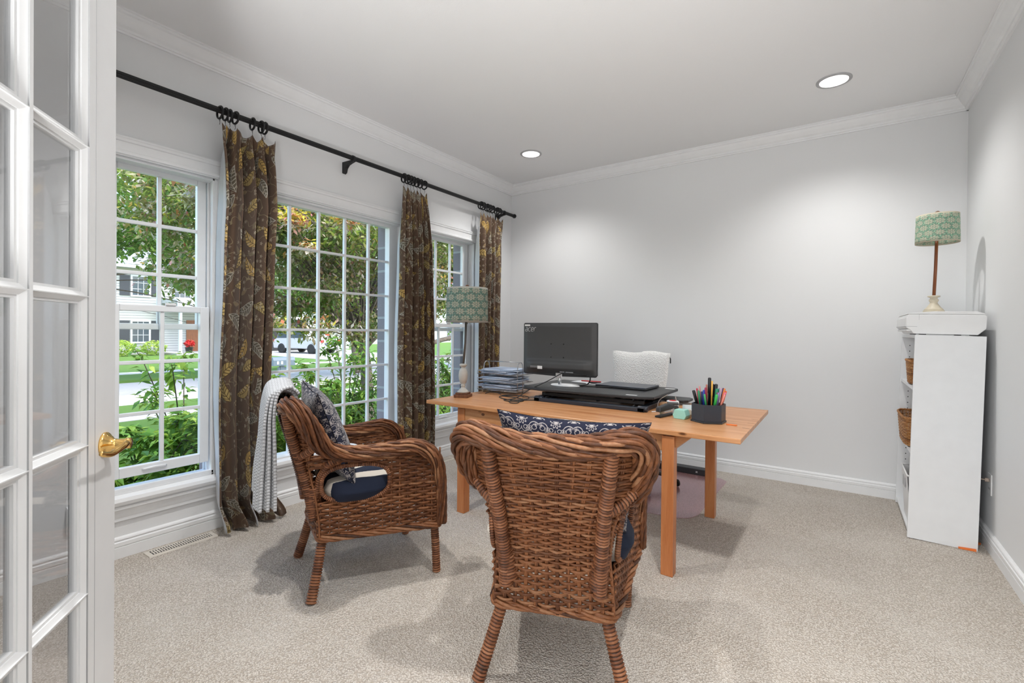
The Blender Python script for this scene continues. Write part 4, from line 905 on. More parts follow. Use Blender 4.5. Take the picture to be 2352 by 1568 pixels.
def build_chair(label):
    t = thing('wicker_armchair', label, 'armchair', group='wicker armchairs at the desk')
    # legs
    for s in (-1, 1):
        m = M(); wrapped(m, [(s*.172, -.228, .275), (s*.212, -.258, .13), (s*.250, -.290, .001)], lambda u: .0195+.002*u, .0115, 3+s); obj('leg', m, M_['wrap'], t)
        m = M(); wrapped(m, [(s*.262, .268, .30), (s*.254, .282, .15), (s*.250, .291, .001)], .0185, .0115, 9+s); obj('leg', m, M_['wrap'], t)
    # woven back
    m = M(); rows = []; z = .262
    while z < .875:
        zz = z
        lim = .0
        pass
        # the top rail dips in the middle: rows above the dip only run to the shoulders
        if z <= .828: rows.append((lambda u, zz=zz: back_pt(u, zz), 0, 1))
        else:
            c = .5*(z-.828)/.05; rows.append((lambda u, zz=zz: back_pt(u, zz), 0, .5-c)); rows.append((lambda u, zz=zz: back_pt(u, zz), .5+c, 1))
        z += .0100 if z > .42 else .0145
    weave(m, rows, list(range(11)), .0062, .0046, 11)
    weave(m, [(lambda u, zz=.262+k*.0145: (back_pt(u, zz)[0]+Vector((0, .006, .006)), Vector((0, -1, 0))), 0, 1) for k in range(39)], list(range(11)), -.006, .0045, 12)
    obj('back_weave', m, M_['wicker'], t)
    m = M(); rs = random.Random(4)
    for k in range(12):
        for d in (-.006, .006):
            u = k/11; pts = []
            for q in range(25):
                z = .25+(.80 if abs(u-.5) < .3 else .81)*0+(.575)*q/24; p, n_ = back_pt(min(max(u+d, .0), 1), z); pts.append(p+Vector((0, .001, 0)))
            m.tube(pts, .0048, 5, tone=rs.uniform(.2, .7))
    obj('back_stakes', m, M_['wicker'], t)
    # rear posts, braces
    for s in (-1, 1):
        m = M(); wrapped(m, [(s*.158, -.268, .335), (s*.160, -.287, .45), (s*.170, -.325, .60), (s*.186, -.368, .74), (s*.196, -.390, .848)], .0215, .0105, 20+s); obj('back_post', m, M_['wrap'], t)
        m = M(); wrapped(m, [(s*.150, -.262, .355), (s*.156, -.268, .42), (s*.168, -.272, .49)], lambda u: .031-.004*u, .0105, 30+s); obj('post_binding', m, M_['wrap'], t)
        m = M(); wrapped(m, [(s*.168, -.262, .43), (s*.188, -.245, .53), (s*.225, -.215, .600), (s*.248, -.160, .625)], .0165, .0105, 40+s)
        wrapped(m, [(s*.176, -.335, .630), (s*.225, -.305, .655), (s*.268, -.275, .690)], .0165, .0105, 50+s); obj('arm_brace', m, M_['wrap'], t)
    # sides with the oval opening
    for s in (-1, 1):
        m = M(); rows = []; z = .262
        while z < .632:
            yb = back_y(z)+.004; yf = .288 if z < .52 else .288-(.6*(z-.52))**1*.9
            rows.append((lambda u, zz=z, a=yb, b=yf: (Vector((s*side_x(a+(b-a)*u, zz), a+(b-a)*u, zz)), Vector((s, -.15, 0)).normalized()), 0, 1)); z += .0135
        weave(m, rows, list(range(14)), .0062, .0050, 60+s, skip=hole)
        weave(m, [((lambda u, f=f: (f(u)[0]+Vector((-s*.004, 0, .0065)), f(u)[1])), a, b) for f, a, b in rows[::1]], list(range(14)), -.0055, .0042, 64+s, skip=hole)
        obj('side_weave', m, M_['wicker'], t)
        m = M()
        for k in range(15):
            y = -.245+.53*k/14; pts = []
            top = .628 if y > -.19 else .62
            for q in range(26):
                z = .25+(top-.25)*q/25; p = Vector((s*side_x(y, z), y, z))
                if y > .26: p.y = .286-.0*q
                if hole(p):
                    if len(pts) > 1: m.tube(pts, .0045, 5, tone=rs.uniform(.2, .7))
                    pts = []; continue
                pts.append(p)
            if len(pts) > 1: m.tube(pts, .0045, 5, tone=rs.uniform(.2, .7))
        obj('side_stakes', m, M_['wicker'], t)
        m = M(); ring = []
        for k in range(48):
            a = 2*pi*k/48; ca, sa = cos(a), sin(a); q_ = (abs(ca)**2.8+abs(sa)**2.8)**(-1/2.8); y = -.098+.147*ca*q_; z = .500+.082*sa*q_; ring.append((s*(side_x(y, z)+.001), y, z))
        ring.append(ring[0]); wrapped(m, ring[18:]+ring[1:31] if False else ring, .0095, .0085, 70+s, 8); obj('opening_binding', m, M_['wrap'], t)
    # front apron and seat deck
    m = M(); weave(m, [(lambda u, zz=.262+k*.0145: (Vector(((u*2-1)*.300, .291, zz)), Vector((0, 1, 0))), 0, 1) for k in range(10)], list(range(12)), .006, .0055, 81)
    obj('front_apron', m, M_['wicker'], t)
    m = M()
    for k in range(34):
        y = -.235+.51*k/33; w = .195+.085*(k/33); m.tube([(-w, y, .392+.002*(k % 2)), (0, y, .392-.002*(k % 2)), (w, y, .392+.002*(k % 2))], .0075, 5, tone=rs.uniform(.2, .8))
    obj('seat_deck', m, M_['wicker'], t)
    # bottom rim rope
    cor = [(-.205, -.252), (.205, -.252), (.303, .292), (-.303, .292)]; P = []
    def rnd_loop(pts, r_):
        out = []
        for i in range(4):
            p0, p1, p2 = Vector(pts[i-1]), Vector(pts[i]), Vector(pts[(i+1) % 4]); a = (p0-p1).normalized()*r_; b = (p2-p1).normalized()*r_
            for k in range(7): t_ = k/6; out.append((p1+a)*(1-t_)**2+p1*2*t_*(1-t_)+(p1+b)*t_*t_)
        return out
    lp = [Vector((p.x, p.y, .256)) for p in rnd_loop(cor, .035)]; lp.append(lp[0]); lp2, _ = resample(lp, 260)
    m = M(); rope(m, lp2, 5, .0105, .0066, .30, 5); obj('bottom_braid', m, M_['wicker'], t)
    # big braided rail
    def rf(u):
        d = abs(u-.5)*2*RL/2   # metres from the middle of the back
        tot = RL/2; f = 1.0
        f = 1.0+.06*smooth01((d-.10)/.2)-.26*smooth01((d-.42)/.2)
        f *= 1+.18*smooth01((d-.50)/.15)
        if d > tot-.42: f *= 1-.36*smooth01((d-(tot-.42))/.30)
        return f
    m = M(); rope(m, rail, 22, .0320, .0068, .95, 8, flat=1.0, rfun=rf); rope(m, rail, 9, .0200, .0100, .95, 9, rfun=rf); obj('braided_rail', m, M_['wicker'], t)
    return t
chA = build_chair('left wicker armchair seen from the side, with a grey knitted throw over its back')
chA.location = (-1.988, 1.569, 0); chA.rotation_euler = (0, 0, radians(-25.08))
chB = dup(chA, (-.882, 1.630, 0), (0, 0, radians(21.5)), 'front wicker armchair seen from behind, nearest the camera')
# the two chairs share meshes; pillows, cushions and the throw are things of their own
def cushion(chair, label):
    m = M(); w0, w1, d0, d1 = .270, .244, -.226, .250; n = 26
    def top(u, v, s_):
        y = d0+(d1-d0)*v; w = w0+(w1-w0)*smooth01((v-.40)/.2); x = (u*2-1)*w
        X_, Y_ = u*2-1, v*2-1; x *= 1-.16*abs(Y_)**7; y += (-Y_)*.16*(d1-d0)/2*abs(X_)**7; e = min(1, min(u, 1-u)*15)*min(1, min(v, 1-v)*15); e = sqrt(max(0, 1-(1-e)**2)); bump_ = .006*cos(6*pi*u)*cos(4*pi*v)
        return Vector((x, y, .4600+s_*(.040*e+.018*e*(1-abs(u*2-1)**2)*(1-abs(v*2-1)**2)+.003)+bump_*e*(s_ > 0)))
    m.grid(lambda u, v: top(u, v, 1), n, n); m.grid(lambda u, v: top(1-u, v, -1), n, n)
    def rim(u, v):
        a = u*4; k = int(a) % 4; f = a-int(a)
        uu, vv = [(f, 0), (1, f), (1-f, 1), (0, 1-f)][k]; p = top(uu, vv, 1); q = top(uu, vv, -1); return p.lerp(q, v)
    m.grid(rim, 80, 2)
    o = obj('seat_cushion', m, M_['stripe']); o.matrix_world = Matrix.LocRotScale(chair.location, chair.rotation_euler, None); tag(o, label, 'cushion', 'striped chair cushions')
    o.location = chair.location; o.rotation_euler = chair.rotation_euler; return o
cushion(chA, 'navy and cream striped seat cushion on the left wicker armchair')
cushion(chB, 'navy and cream striped seat cushion bulging from the sides of the front wicker armchair')
def pillow(chair, label, lx, ly, lz, lean, roll, yaw, w, h, th, seed, taper=0.0):
    r = random.Random(seed); m = M(); n = 40
    def f(u, v, s_):
        x = u*2-1; y = v*2-1; k = (1-abs(x)**2.6)*(1-abs(y)**2.6); k = max(k, 0)**.55
        pin = 1-.075*(1-abs(y)**2)*abs(x)**3; pin2 = 1-.085*(1-abs(x)**2)*abs(y)**3
        wr = .005*sin(9*x+4*y+seed)*k
        return Vector((x*w/2*pin*(1-taper*(1-y)/2), s_*(th/2*k+wr+.0015), y*h/2*pin2))
    m.grid(lambda u, v: f(u, v, 1), n, n, uvf=lambda u, v: (u*w, v*h)); m.grid(lambda u, v: f(u, v, -1), n, n, uvf=lambda u, v: (u*w+.03, v*h))
    for i in range(n*4+1): pass
    o = obj('throw_pillow', m, M_['damask']); M0 = Matrix.Translation(chair.location) @ Euler(chair.rotation_euler).to_matrix().to_4x4()
    o.matrix_world = M0 @ Matrix.Translation((lx, ly, lz)) @ Matrix.Rotation(yaw, 4, 'Z') @ Matrix.Rotation(lean, 4, 'X') @ Matrix.Rotation(roll, 4, 'Y')
    tag(o, label, 'pillow', 'navy scroll-print pillows'); return o
pillow(chA, 'square navy floral pillow leaning in the left wicker armchair under the throw side', .01, -.190, .708, radians(21), radians(2), 0, .50, .47, .13, 1)
pillow(chB, 'wide navy floral pillow whose top edge shows above the back of the front wicker armchair', .052, -.212, .700, radians(18), radians(2.5), 0, .505, .47, .12, 5, .22)
# knitted throw over the back of the left chair
m = M()
path = catmull([(0, -.315, .62), (0, -.325, .76), (0, -.335, .855), (0, -.355, .896), (0, -.395, .905), (0, -.440, .882), (0, -.462, .80), (0, -.474, .66), (0, -.486, .52), (0, -.492, .405)], 8)
ph, L_ = resample(path, 110)
def th_(u, v, w0, w1, push, wob):
    i = v*110; k = min(int(i), 109); p = ph[k].lerp(ph[k+1], i-k); x = w0+(w1-w0)*u
    d = smooth01((v-.45)/.5); y = p.y+d*(push*u+.012*sin(2*pi*u*2.2+wob))-.010*sin(pi*min(1, v*2))*0
    sag = .035*(1-cos(2*pi*u))*.0
    zz = p.z+.028*max(0, (x-.0))*(v < .5)+(.03*sin(3*u+1)*d)
    rail_dip = .045*smooth01(abs(x)/.25)*smooth01((v-.1)/.1)*(1-smooth01((v-.6)/.2))
    return Vector((x, y, zz+rail_dip))
m.grid(lambda u, v: th_(u, v, -.20, .10, .0, 0), 40, 110, uvf=lambda u, v: (u*.30, v*L_))
m.grid(lambda u, v: th_(u, .30+.70*v, -.19, .115, .006, .25)+Vector((0, .013+.010*v, .004)), 40, 90, uvf=lambda u, v: (.4+u*.31, v*L_*.7))
m.grid(lambda u, v: th_(u, .36+.64*v, -.18, .13, .012, .5)+Vector((0, .027+.018*v, .006)), 40, 80, uvf=lambda u, v: (.8+u*.31, v*L_*.64))
o = obj('knitted_throw', m, M_['throw'], solid=.013); o.location = chA.location; o.rotation_euler = chA.rotation_euler
tag(o, 'light grey knitted throw draped over the back of the left wicker armchair', 'throw blanket')
# ================================================================ OFFICE CHAIR, MAT
m = M(); pts = [(-1.60, 3.10), (-1.45, 3.02), (-.90, 3.13), (-.775, 3.185), (-.745, 3.25), (-.728, 4.09), (-.78, 4.15), (-1.95, 4.17), (-1.99, 4.12), (-1.97, 3.14)]
pts = [(-1.93, 3.00), (-.86, 3.11), (-.785, 3.155), (-.752, 3.24), (-.735, 4.10), (-.79, 4.165), (-1.90, 4.17), (-1.97, 4.10), (-1.98, 3.06)]
m.prism(pts, .0015, .0055, 'z'); tag(obj('chair_mat', m, M_['mat']), 'translucent plastic chair mat on the carpet under the desk', 'chair mat')
t = thing('office_chair', 'office chair with a white fleecy back cover behind the desk', 'office chair', (-1.312, 3.66, .006), radians(-3))
m = M()
def bk(u, v, s_):
    x = u*2-1; z = v; k = (1-abs(x)**3.5)*(1-abs(z*2-1)**5); k = max(k, 0)**.5
    w = .232+.012*z-.02*sin(pi*z)+.004*sin(11*z+x); cv = .05*(x*x)
    return Vector((x*w, .045+.05*z-s_*-1*0+s_*.055*k-cv, .56+.475*z+.006*sin(5*x)*z-.006*(x < 0)*z))
m.grid(lambda u, v: bk(u, v, 1), 40, 40); m.grid(lambda u, v: bk(1-u, v, -1), 40, 40); obj('fleece_back_cover', m, M_['sherpa'], t)
m = M(); m.tube([(.200, .06, 1.020), (.215, .062, 1.012), (.232, .065, .985), (.232, .065, .95)], .0045, 8); obj('cover_strap', m, M_['black_plastic'], t)
m = M(); m.prism([(-.24, -.25), (.24, -.25), (.25, .20), (-.25, .20)], .43, .50, 'z'); obj('seat', m, M_['black_plastic'], t, bevel=.03, seg=3)
m = M(); m.tube([(0, 0, .06), (0, 0, .43)], .028, 16); m.box(-.04, .04, .05, .13, .45, .62); obj('gas_column', m, M_['black_metal'], t)
for k in range(5):
    a = radians(18+72*k); m = M(); m.tube([(0, 0, .10), (.14*cos(a), .14*sin(a), .095), (.29*cos(a), .29*sin(a), .070)], lambda i: (.026, .02, .015)[i], 8); lg = obj('leg', m, M_['black_plastic'], t)
    m = M(); c = (.29*cos(a), .29*sin(a), .0275)
    for d in (-.014, .014): m.lathe([(.012, -.006), (.026, -.006), (.027, 0), (.026, .006), (.012, .006)], n=20, X=Matrix.Translation(c) @ Matrix.Rotation(a+.6, 4, 'Z') @ Matrix.Rotation(radians(90), 4, 'Y') @ Matrix.Translation((0, 0, d)))
    m.tube([(c[0], c[1], .028), (c[0], c[1], .070)], .006, 8); obj('caster', m, M_['rubber'], lg)
t = thing('floor_bar', 'long black plastic box lying against the far baseboard under the desk', 'box', (-1.06, 4.20, 0))
m = M(); m.box(-.26, .20, -.045, .045, 0, .050); obj('body', m, M_['black_plastic'], t, bevel=.006)
m = M()
for dx in (0, .008): m.box(.075+dx, .080+dx, -.0465, -.0448, .020, .026); m.box(.075+dx, .080+dx, -.0465, -.0448, .029, .032)
obj('badge', m, M_['white_plastic'], t)
cable('floor_cable', [(-2.10, 3.9, .009), (-1.75, 4.18, .006), (-1.45, 4.16, .008), (-1.25, 4.0, .010), (-1.1, 3.96, .010)], .003, M_['cord'], 'thin black cable trailing over the chair mat behind the desk leg')

# ================================================================ BOOKCASE, PRINTER, LAMP
BX0, BX1, BY0, BY1, BH = .336, .638, 3.620, 4.345, 1.195
t = thing('bookcase', 'white laminate bookcase leaning back on orange wedges by the right wall', 'bookcase', (BX0, BY0, .0), rot=(0, radians(1.15), 0))
W_, D_ = BY1-BY0, BX1-BX0
lift = .004
def bb(name, x0, x1, y0, y1, z0, z1, mt='laminate', bev=.0012): m = M(); m.box(x0, x1, y0, y1, z0, z1); return obj(name, m, M_[mt], t, bevel=bev)
bb('side_panel', 0, D_, 0, .018, lift, BH); bb('side_panel', 0, D_, W_-.018, W_, lift, BH)
bb('top_panel', .001, D_, .018, W_-.018, BH-.018, BH-.001); bb('back_panel', D_-.006, D_-.001, .018, W_-.018, .03, BH-.018)
SH = [.045, .505, .885]
for z in SH: bb('shelf', .004, D_-.006, .018, W_-.018, z-.018, z)
bb('plinth', .012, .026, .018, W_-.018, lift, .027)
m = M()
for k in range(26):
    z = .12+.04*k
    if min(abs(z-q) for q in SH) > .03: m.lathe([(.0035, 0), (.0005, .0003)], n=8, X=Matrix.Translation((.045, W_-.0183, z)) @ Matrix.Rotation(radians(90), 4, 'X'))
obj('peg_holes', m, M_['shadowhole'], t)
for (x, y, a, lab) in ((BX1-.035, BY0-.004, 0, 'orange plastic wedge under the near back corner of the bookcase'), (BX1+.020, BY0+.12, .9, 'small orange wedge in the gap between bookcase and right wall')):
    m = M(); m.prism([(-.045, .0), (.028, .0), (.028, .013), (-.045, .009)] if a == 0 else [(-.02, 0), (.018, 0), (.018, .010), (-.02, .004)], -.006, .022, 'y'); o = obj('wedge', m, M_['orange'], bevel=.001); o.location = (x, y, 0); o.rotation_euler = (0, 0, a); tag(o, lab, 'wedge', 'orange wedges at the bookcase foot')
def weave_basket(name, label, x0, x1, y0, y1, z0, h, mat_, rim=True, seed=1, hole_=False):
    t = thing(name, label, 'basket', ((x0+x1)/2, (y0+y1)/2, z0)); m = M(); a, b = (x1-x0)/2, (y1-y0)/2; r_ = random.Random(seed)
    def per(u, k):
        s_ = 1-.10*(1-k); A, B = a*s_, b*s_; q = u*4; i = int(q) % 4; f = q-int(q); c = .82
        th = 2*pi*u; cx, sx = cos(th), sin(th); p = 5.0; n_ = (abs(cx)**p+abs(sx)**p)**(-1/p); return Vector((A*cx*n_, B*sx*n_, h*k)), Vector((cx, sx, 0))
    n = int(h/.0088)
    for j in range(n):
        k = (j+.5)/n; pts = []
        for i in range(120):
            p, nn = per(i/120, k); pts.append(p+nn*.0022*cos(pi*(i/2.5+j)))
        m.tube(pts, .0038, 5, closed=True, tone=r_.uniform(.1, .9))
    for i in range(48):
        pts = [per(i/48, k)[0] for k in (0, .5, 1)]; m.tube(pts, .0028, 4, tone=.4)
    obj('weave', m, M_[mat_], t)
    m = M(); pts = [per(i/100, 1)[0]+Vector((0, 0, .002)) for i in range(101)]; rope(m, pts, 3, .0045, .0042, .05, 3, sides=5); obj('rim', m, M_[mat_], t)
    m = M(); m.prism([(per(i/40, 0)[0].x*.97, per(i/40, 0)[0].y*.97) for i in range(40)], 0, .004, 'z'); obj('bottom', m, M_[mat_], t); return t
weave_basket('shelf_basket', 'small round-cornered honey wicker basket on the upper bookcase shelf', .352, .545, 3.79, 4.02, .888+.004, .140, 'basket', seed=3)
weave_basket('shelf_basket', 'larger honey wicker basket sticking out of the middle bookcase shelf', .325, .560, 3.74, 4.20, .508+.004, .170, 'basket', seed=6)
t = thing('storage_bin', 'white plastic storage bin on the bottom shelf of the bookcase', 'storage bin', (.455, 3.86, .048))
m = M(); v0 = [(-.10, -.17), (.13, -.17), (.13, .13), (-.10, .13)]
m.prism([(-.10, .0), (.13, .0), (.145, .30), (-.115, .30)], -.18, -.176, 'y'); m.prism([(-.10, .0), (.13, .0), (.145, .30), (-.115, .30)], .136, .14, 'y')
m.add([(-.10, -.18, 0), (-.10, .14, 0), (-.115, .14, .30), (-.115, -.18, .30), (-.096, -.18, 0), (-.096, .14, 0), (-.111, .14, .30), (-.111, -.18, .30)], [(0, 3, 2, 1), (4, 5, 6, 7), (3, 7, 6, 2), (0, 4, 7, 3), (1, 2, 6, 5)])
m.box(-.10, .13, -.18, .14, 0, .004); obj('walls', m, M_['white_plastic'], t)
m = M(); m.tube([(-.115, -.18, .303), (.145, -.18, .303), (.145, .14, .303), (-.115, .14, .303)], .006, 6, closed=True); obj('rim', m, M_['white_plastic'], t)
m = M(); m.box(-.1165, -.113, -.06, .05, .20, .26); obj('label_window', m, M_['ringgrey'], t)
m = M(); m.lathe([(.025, 0), (.026, .004), (.026, .10), (.012, .125), (.012, .15), (.0005, .152)], n=20); o = obj('red_bottle', m, M_['red']); o.location = (.382, 3.70, .235); tag(o, 'red container poking out of the white storage bin', 'container')
m = M(); m.lathe([(.030, 0), (.034, .01), (.034, .09), (.018, .12), (.016, .16), (.024, .165), (.028, .19), (.020, .215), (.0005, .22)], n=20); o = obj('dark_bottle', m, M_['tan']); o.location = (.392, 3.775, .262); tag(o, 'dark-capped brown bottle standing in the white storage bin', 'bottle')

t = thing('printer', 'white flat-bed printer on top of the white bookcase', 'printer', (.505, 3.985, BH-.005+.0045), rot=(0, radians(1.15), 0))
m = M(); ya, yb = -.345, .20
prof = [(-.165, .025), (-.150, .004), (.125, .004), (.158, .040), (.160, .108), (.150, .118), (-.178, .118), (-.185, .095), (-.186, .040)]
m.prism(prof, ya, yb, 'y'); obj('body', m, M_['white_plastic'], t, bevel=.004)
m = M(); m.prism([(-.180, .119), (.154, .119), (.148, .126), (.120, .136), (-.060, .136), (-.175, .125)], ya+.002, yb-.002, 'y'); obj('scanner_lid', m, M_['white_plastic'], t, bevel=.002)
m = M(); m.prism([(-.188, .045), (-.186, .100), (-.150, .112), (-.140, .108), (-.145, .050)], ya+.006, yb-.006, 'y'); m.box(-.182, -.14, ya+.01, yb-.01, .018, .030); obj('output_tray', m, M_['white_plastic'], t, bevel=.003)
m = M(); m.box(-.1895, -.135, ya-.0005, yb, .0455, .0475); m.box(-.045, -.044, ya+.001, ya+.2, .1345, .1365); m.box(-.128, -.127, ya-.0006, ya+.01, .085, .118); obj('seams', m, M_['ringgrey'], t)
for y in (ya+.05, yb-.05):
    for x in (-.12, .10): m = M(); m.box(x, x+.03, y-.015, y+.015, 0, .005); obj('foot', m, M_['rubber'], t)
table_lamp('table lamp standing on the white printer, cream rim floral drum shade', (.478, 3.93, 1.1945+.136+.006), 0, 'shade', 'cream', 'redwood', .8, .106, .175, .428, False, (.012, .0))

# ================================================================ OUTLET, VENTS
t = thing('wall_outlet', 'white electric outlet low on the right wall behind the bookcase', 'outlet', (XR, 3.70, .365))
m = M(); m.box(-.006, 0, -.036, .036, -.058, .058); obj('cover_plate', m, M_['white_plastic'], t, bevel=.002)
m = M()
for z in (-.024, .024): m.box(-.0065, -.005, -.012, -.008, z-.006, z+.006); m.box(-.0065, -.005, .006, .010, z-.006, z+.006)
obj('slots', m, M_['shadowhole'], t)
m = M(); m.tube([(.700-.004, 3.70, .386), (.676, 3.70, .386)], .011, 10); m.tube(catmull([(.676, 3.70, .386), (.655, 3.72, .388), (.650, 3.85, .40), (.652, 4.0, .6)], 8), .0035, 6); tag(obj('plug_cord', m, M_['beige_cord']), 'power cord plugged into the outlet on the right wall', 'cord')
def vent(label, x0, x1, y0, y1, n):
    t = thing('floor_vent', label, 'floor vent', ((x0+x1)/2, (y0+y1)/2, 0), group='almond floor registers'); a, b = (x1-x0)/2, (y1-y0)/2
    m = M(); m.prism([(-a, 0), (-a+.004, .006), (a-.004, .006), (a, 0)], -b, b, 'y')
    obj('frame', m, M_['vent'], t, bevel=.001)
    m = M(); m.box(-a+.018, a-.018, -b+.022, b-.022, .0061, .0066); obj('opening', m, M_['shadowhole'], t)
    m = M()
    for k in range(n): y = -b+.024+(2*b-.048)*(k+.5)/n; m.box(-a+.018, a-.018, y-.0034, y+.0034, .0066, .0085)
    m.box(-.0015, .0015, -b+.02, b-.02, .0066, .0088); obj('louvres', m, M_['vent'], t); return t
vent('almond metal floor vent in the carpet below the left window', -3.030, -2.938, .955, 1.285, 24)
vent('almond metal floor vent by the baseboard, glimpsed between chair and desk leg', -3.028, -2.945, 3.02, 3.34, 24)
# ================================================================ OUTDOORS
GZ = -.5
def slab(n, x0, x1, y0, y1, z, mt): m = M(); m.box(x0, x1, y0, y1, z-.4, z); return struct(n, m, M_[mt])
slab('front_lawn', -10.55, -3.32, -25, 60, GZ, 'grass'); slab('sidewalk', -11.5, -10.55, -25, 60, GZ+.01, 'concrete'); slab('verge', -12.75, -11.5, -25, 60, GZ, 'grass')
slab('street', -18.7, -12.75, -25, 60, GZ-.08, 'asphalt'); slab('far_verge', -21.0, -18.7, -25, 60, GZ, 'grass'); slab('far_sidewalk', -21.9, -21.0, -25, 60, GZ+.012, 'concrete')
slab('far_lawn', -75, -21.9, -25, 60, GZ, 'grass')
m = M(); m.prism([(-34.5, 15.8), (-34.5, 24.5), (-24, 21.5), (-18.7, 24), (-18.7, 14.0), (-23, 15.6)], GZ-.2, GZ+.02, 'z'); struct('driveway', m, M_['concrete'])
slab('planting_bed', -5.4, -3.33, -1, 9, GZ+.03, 'mulch')
def pane_window(par, x, y0, y1, z0, z1, shut=True, grid=True):
    m = M(); m.box(x, x+.06, y0-.1, y1+.1, z0-.1, z0); m.box(x, x+.06, y0-.1, y1+.1, z1, z1+.1); m.box(x, x+.06, y0-.1, y0, z0, z1); m.box(x, x+.06, y1, y1+.1, z0, z1)
    if grid:
        for k in (1, 2): yy = y0+(y1-y0)*k/3; m.box(x, x+.04, yy-.015, yy+.015, z0, z1)
        for k in (1, 2): zz = z0+(z1-z0)*k/3; m.box(x, x+.04, y0, y1, zz-.015, zz+.015)
    w = obj('window', m, M_['extwhite'], par); m = M(); m.box(x, x+.02, y0, y1, z0, z1); obj('pane', m, M_['darkpane'], w)
    if shut:
        for a in (y0-.62, y1+.14): m = M(); m.box(x, x+.05, a, a+.48, z0-.05, z1+.05); obj('shutter', m, M_['shutter'], par)
h1 = thing('house', 'two-storey neighbour house with lap siding, black shutters and slate-grey roof', 'house')
m = M(); m.box(-44, -36, 2, 15.4, GZ, 5.0); obj('wall', m, M_['siding'], h1)
m = M(); m.prism([(-35.4, 4.9), (-35.4, 5.05), (-40, 8.6), (-44.6, 5.05), (-44.6, 4.9)], 1.5, 15.9, 'y'); obj('roof', m, M_['roof'], h1)
m = M(); m.box(-36, -35.93, 2, 15.4, 4.75, 4.95); m.box(-35.42, -35.36, 1.5, 15.9, 4.82, 5.02); obj('fascia', m, M_['extwhite'], h1)
for y in (4.0, 7.3, 10.75): pane_window(h1, -36, y, y+.85, 3.2, 4.35); pane_window(h1, -36, y, y+.85, .30, 1.55)
pane_window(h1, -36, 13.0, 13.9, 3.2, 4.35, False)
m = M(); m.prism([(-33.6, 2.75), (-33.6, 2.95), (-36.1, 3.1), (-36.1, 2.75)], 12.3, 16.2, 'y'); m.box(-33.7, -33.55, 12.3, 16.2, 2.35, 2.75)
for k in range(24): m.box(-33.56, -33.50, 12.4+k*.16, 12.46+k*.16, 2.62, 2.74)
obj('porch_roof', m, M_['extwhite'], h1)
for y in (12.5, 14.4, 16.0): m = M(); m.lathe([(.14, 0), (.11, .1), (.10, 2.6), (.14, 2.75)], c=(-33.7, y, GZ+.1), n=16); obj('porch_column', m, M_['extwhite'], h1)
m = M(); m.box(-36, -33.4, 12.2, 16.3, GZ, GZ+.12); obj('porch_floor', m, M_['concrete'], h1)
m = M(); m.box(-36, -35.95, 13.7, 14.6, GZ+.1, 1.7); obj('front_door', m, M_['redwood'], h1)
m = M(); m.box(-42, -34.6, 17.0, 25.5, GZ, 2.9); m.prism([(-42, 2.9), (-34.2, 2.9), (-38.2, 5.6)], 16.6, 26, 'y'); g_ = obj('garage_wing', m, M_['siding'], h1)
m = M(); m.box(-34.6, -34.5, 17.3, 21.9, GZ, 2.2); obj('garage_frame', m, M_['extwhite'], h1)
m = M(); m.box(-34.52, -34.46, 17.6, 21.6, GZ+.05, 1.9); obj('garage_opening', m, M_['shadowhole'], h1)
h2 = thing('house', 'pale blue-grey house far behind the street, glimpsed through the right window', 'house', (0, 0, 0))
m = M(); m.box(-52, -44, 34, 56, GZ, 5.2); obj('wall', m, M_['extwhite'], h2)
m = M(); m.prism([(-52.5, 5.1), (-43.4, 5.1), (-48, 8.4)], 33.5, 56.5, 'y'); obj('roof', m, M_['roof'], h2)
for y in (36, 40, 44, 48): pane_window(h2, -44, y, y+1.1, 2.8, 4.2, False); pane_window(h2, -44, y, y+1.1, .2, 1.7, False)
# car
t = thing('car', 'white car parked in the driveway across the street, half hidden by leaves', 'car', (-30.5, 19.0, GZ), radians(10))
m = M(); m.prism([(-2.2, .35), (-2.25, .75), (-2.1, .95), (-1.95, 1.0), (-1.6, 1.55), (.5, 1.62), (1.2, 1.05), (2.15, .95), (2.25, .5), (2.2, .35)], -.9, .9, 'y'); obj('body', m, M_['car_paint'], t, bevel=.06, seg=3)
m = M(); m.prism([(-1.85, 1.05), (-1.55, 1.48), (.42, 1.54), (.98, 1.08)], -.912, .912, 'y'); m.box(2.0, 2.26, -.5, .5, .6, .75); obj('windows', m, M_['darkpane'], t)
for x in (-1.4, 1.4):
    for y in (-.82, .82): m = M(); m.lathe([(.2, -.1), (.34, -.1), (.34, .1), (.2, .1)], n=24, X=Matrix.Translation((x, y, .34)) @ Matrix.Rotation(radians(90), 4, 'X')); obj('wheel', m, M_['rubber'], t)
m = M()
for y in (-.82, .62): m.box(2.16, 2.27, y, y+.2, .78, .95); m.box(-2.27, -2.12, y, y+.2, .8, .95)
obj('tail_light', m, M_['red'], t)
# mailbox
t = thing('mailbox', 'slate-blue mailbox on a wooden post at the curb outside the wide window', 'mailbox', (-11.9, 6.72, GZ), radians(-8))
m = M(); m.box(-.05, .05, -.05, .05, 0, .74); m.box(-.04, .04, -.10, .24, .62, .70); obj('post', m, M_['mailbox'], t, bevel=.005)
m = M(); m.prism([(-.10, 0), (.10, 0), (.10, .14), (.07, .205), (0, .225), (-.07, .205), (-.10, .14)], -.25, .30, 'y'); b_ = obj('box', m, M_['mailbox'], t, bevel=.006); b_.location = (0, 0, .74)
m = M()
for y in (-.16, -.06): m.box(.100, .103, y, y+.05, .78, .86)
obj('number_plate', m, M_['extwhite'], t)

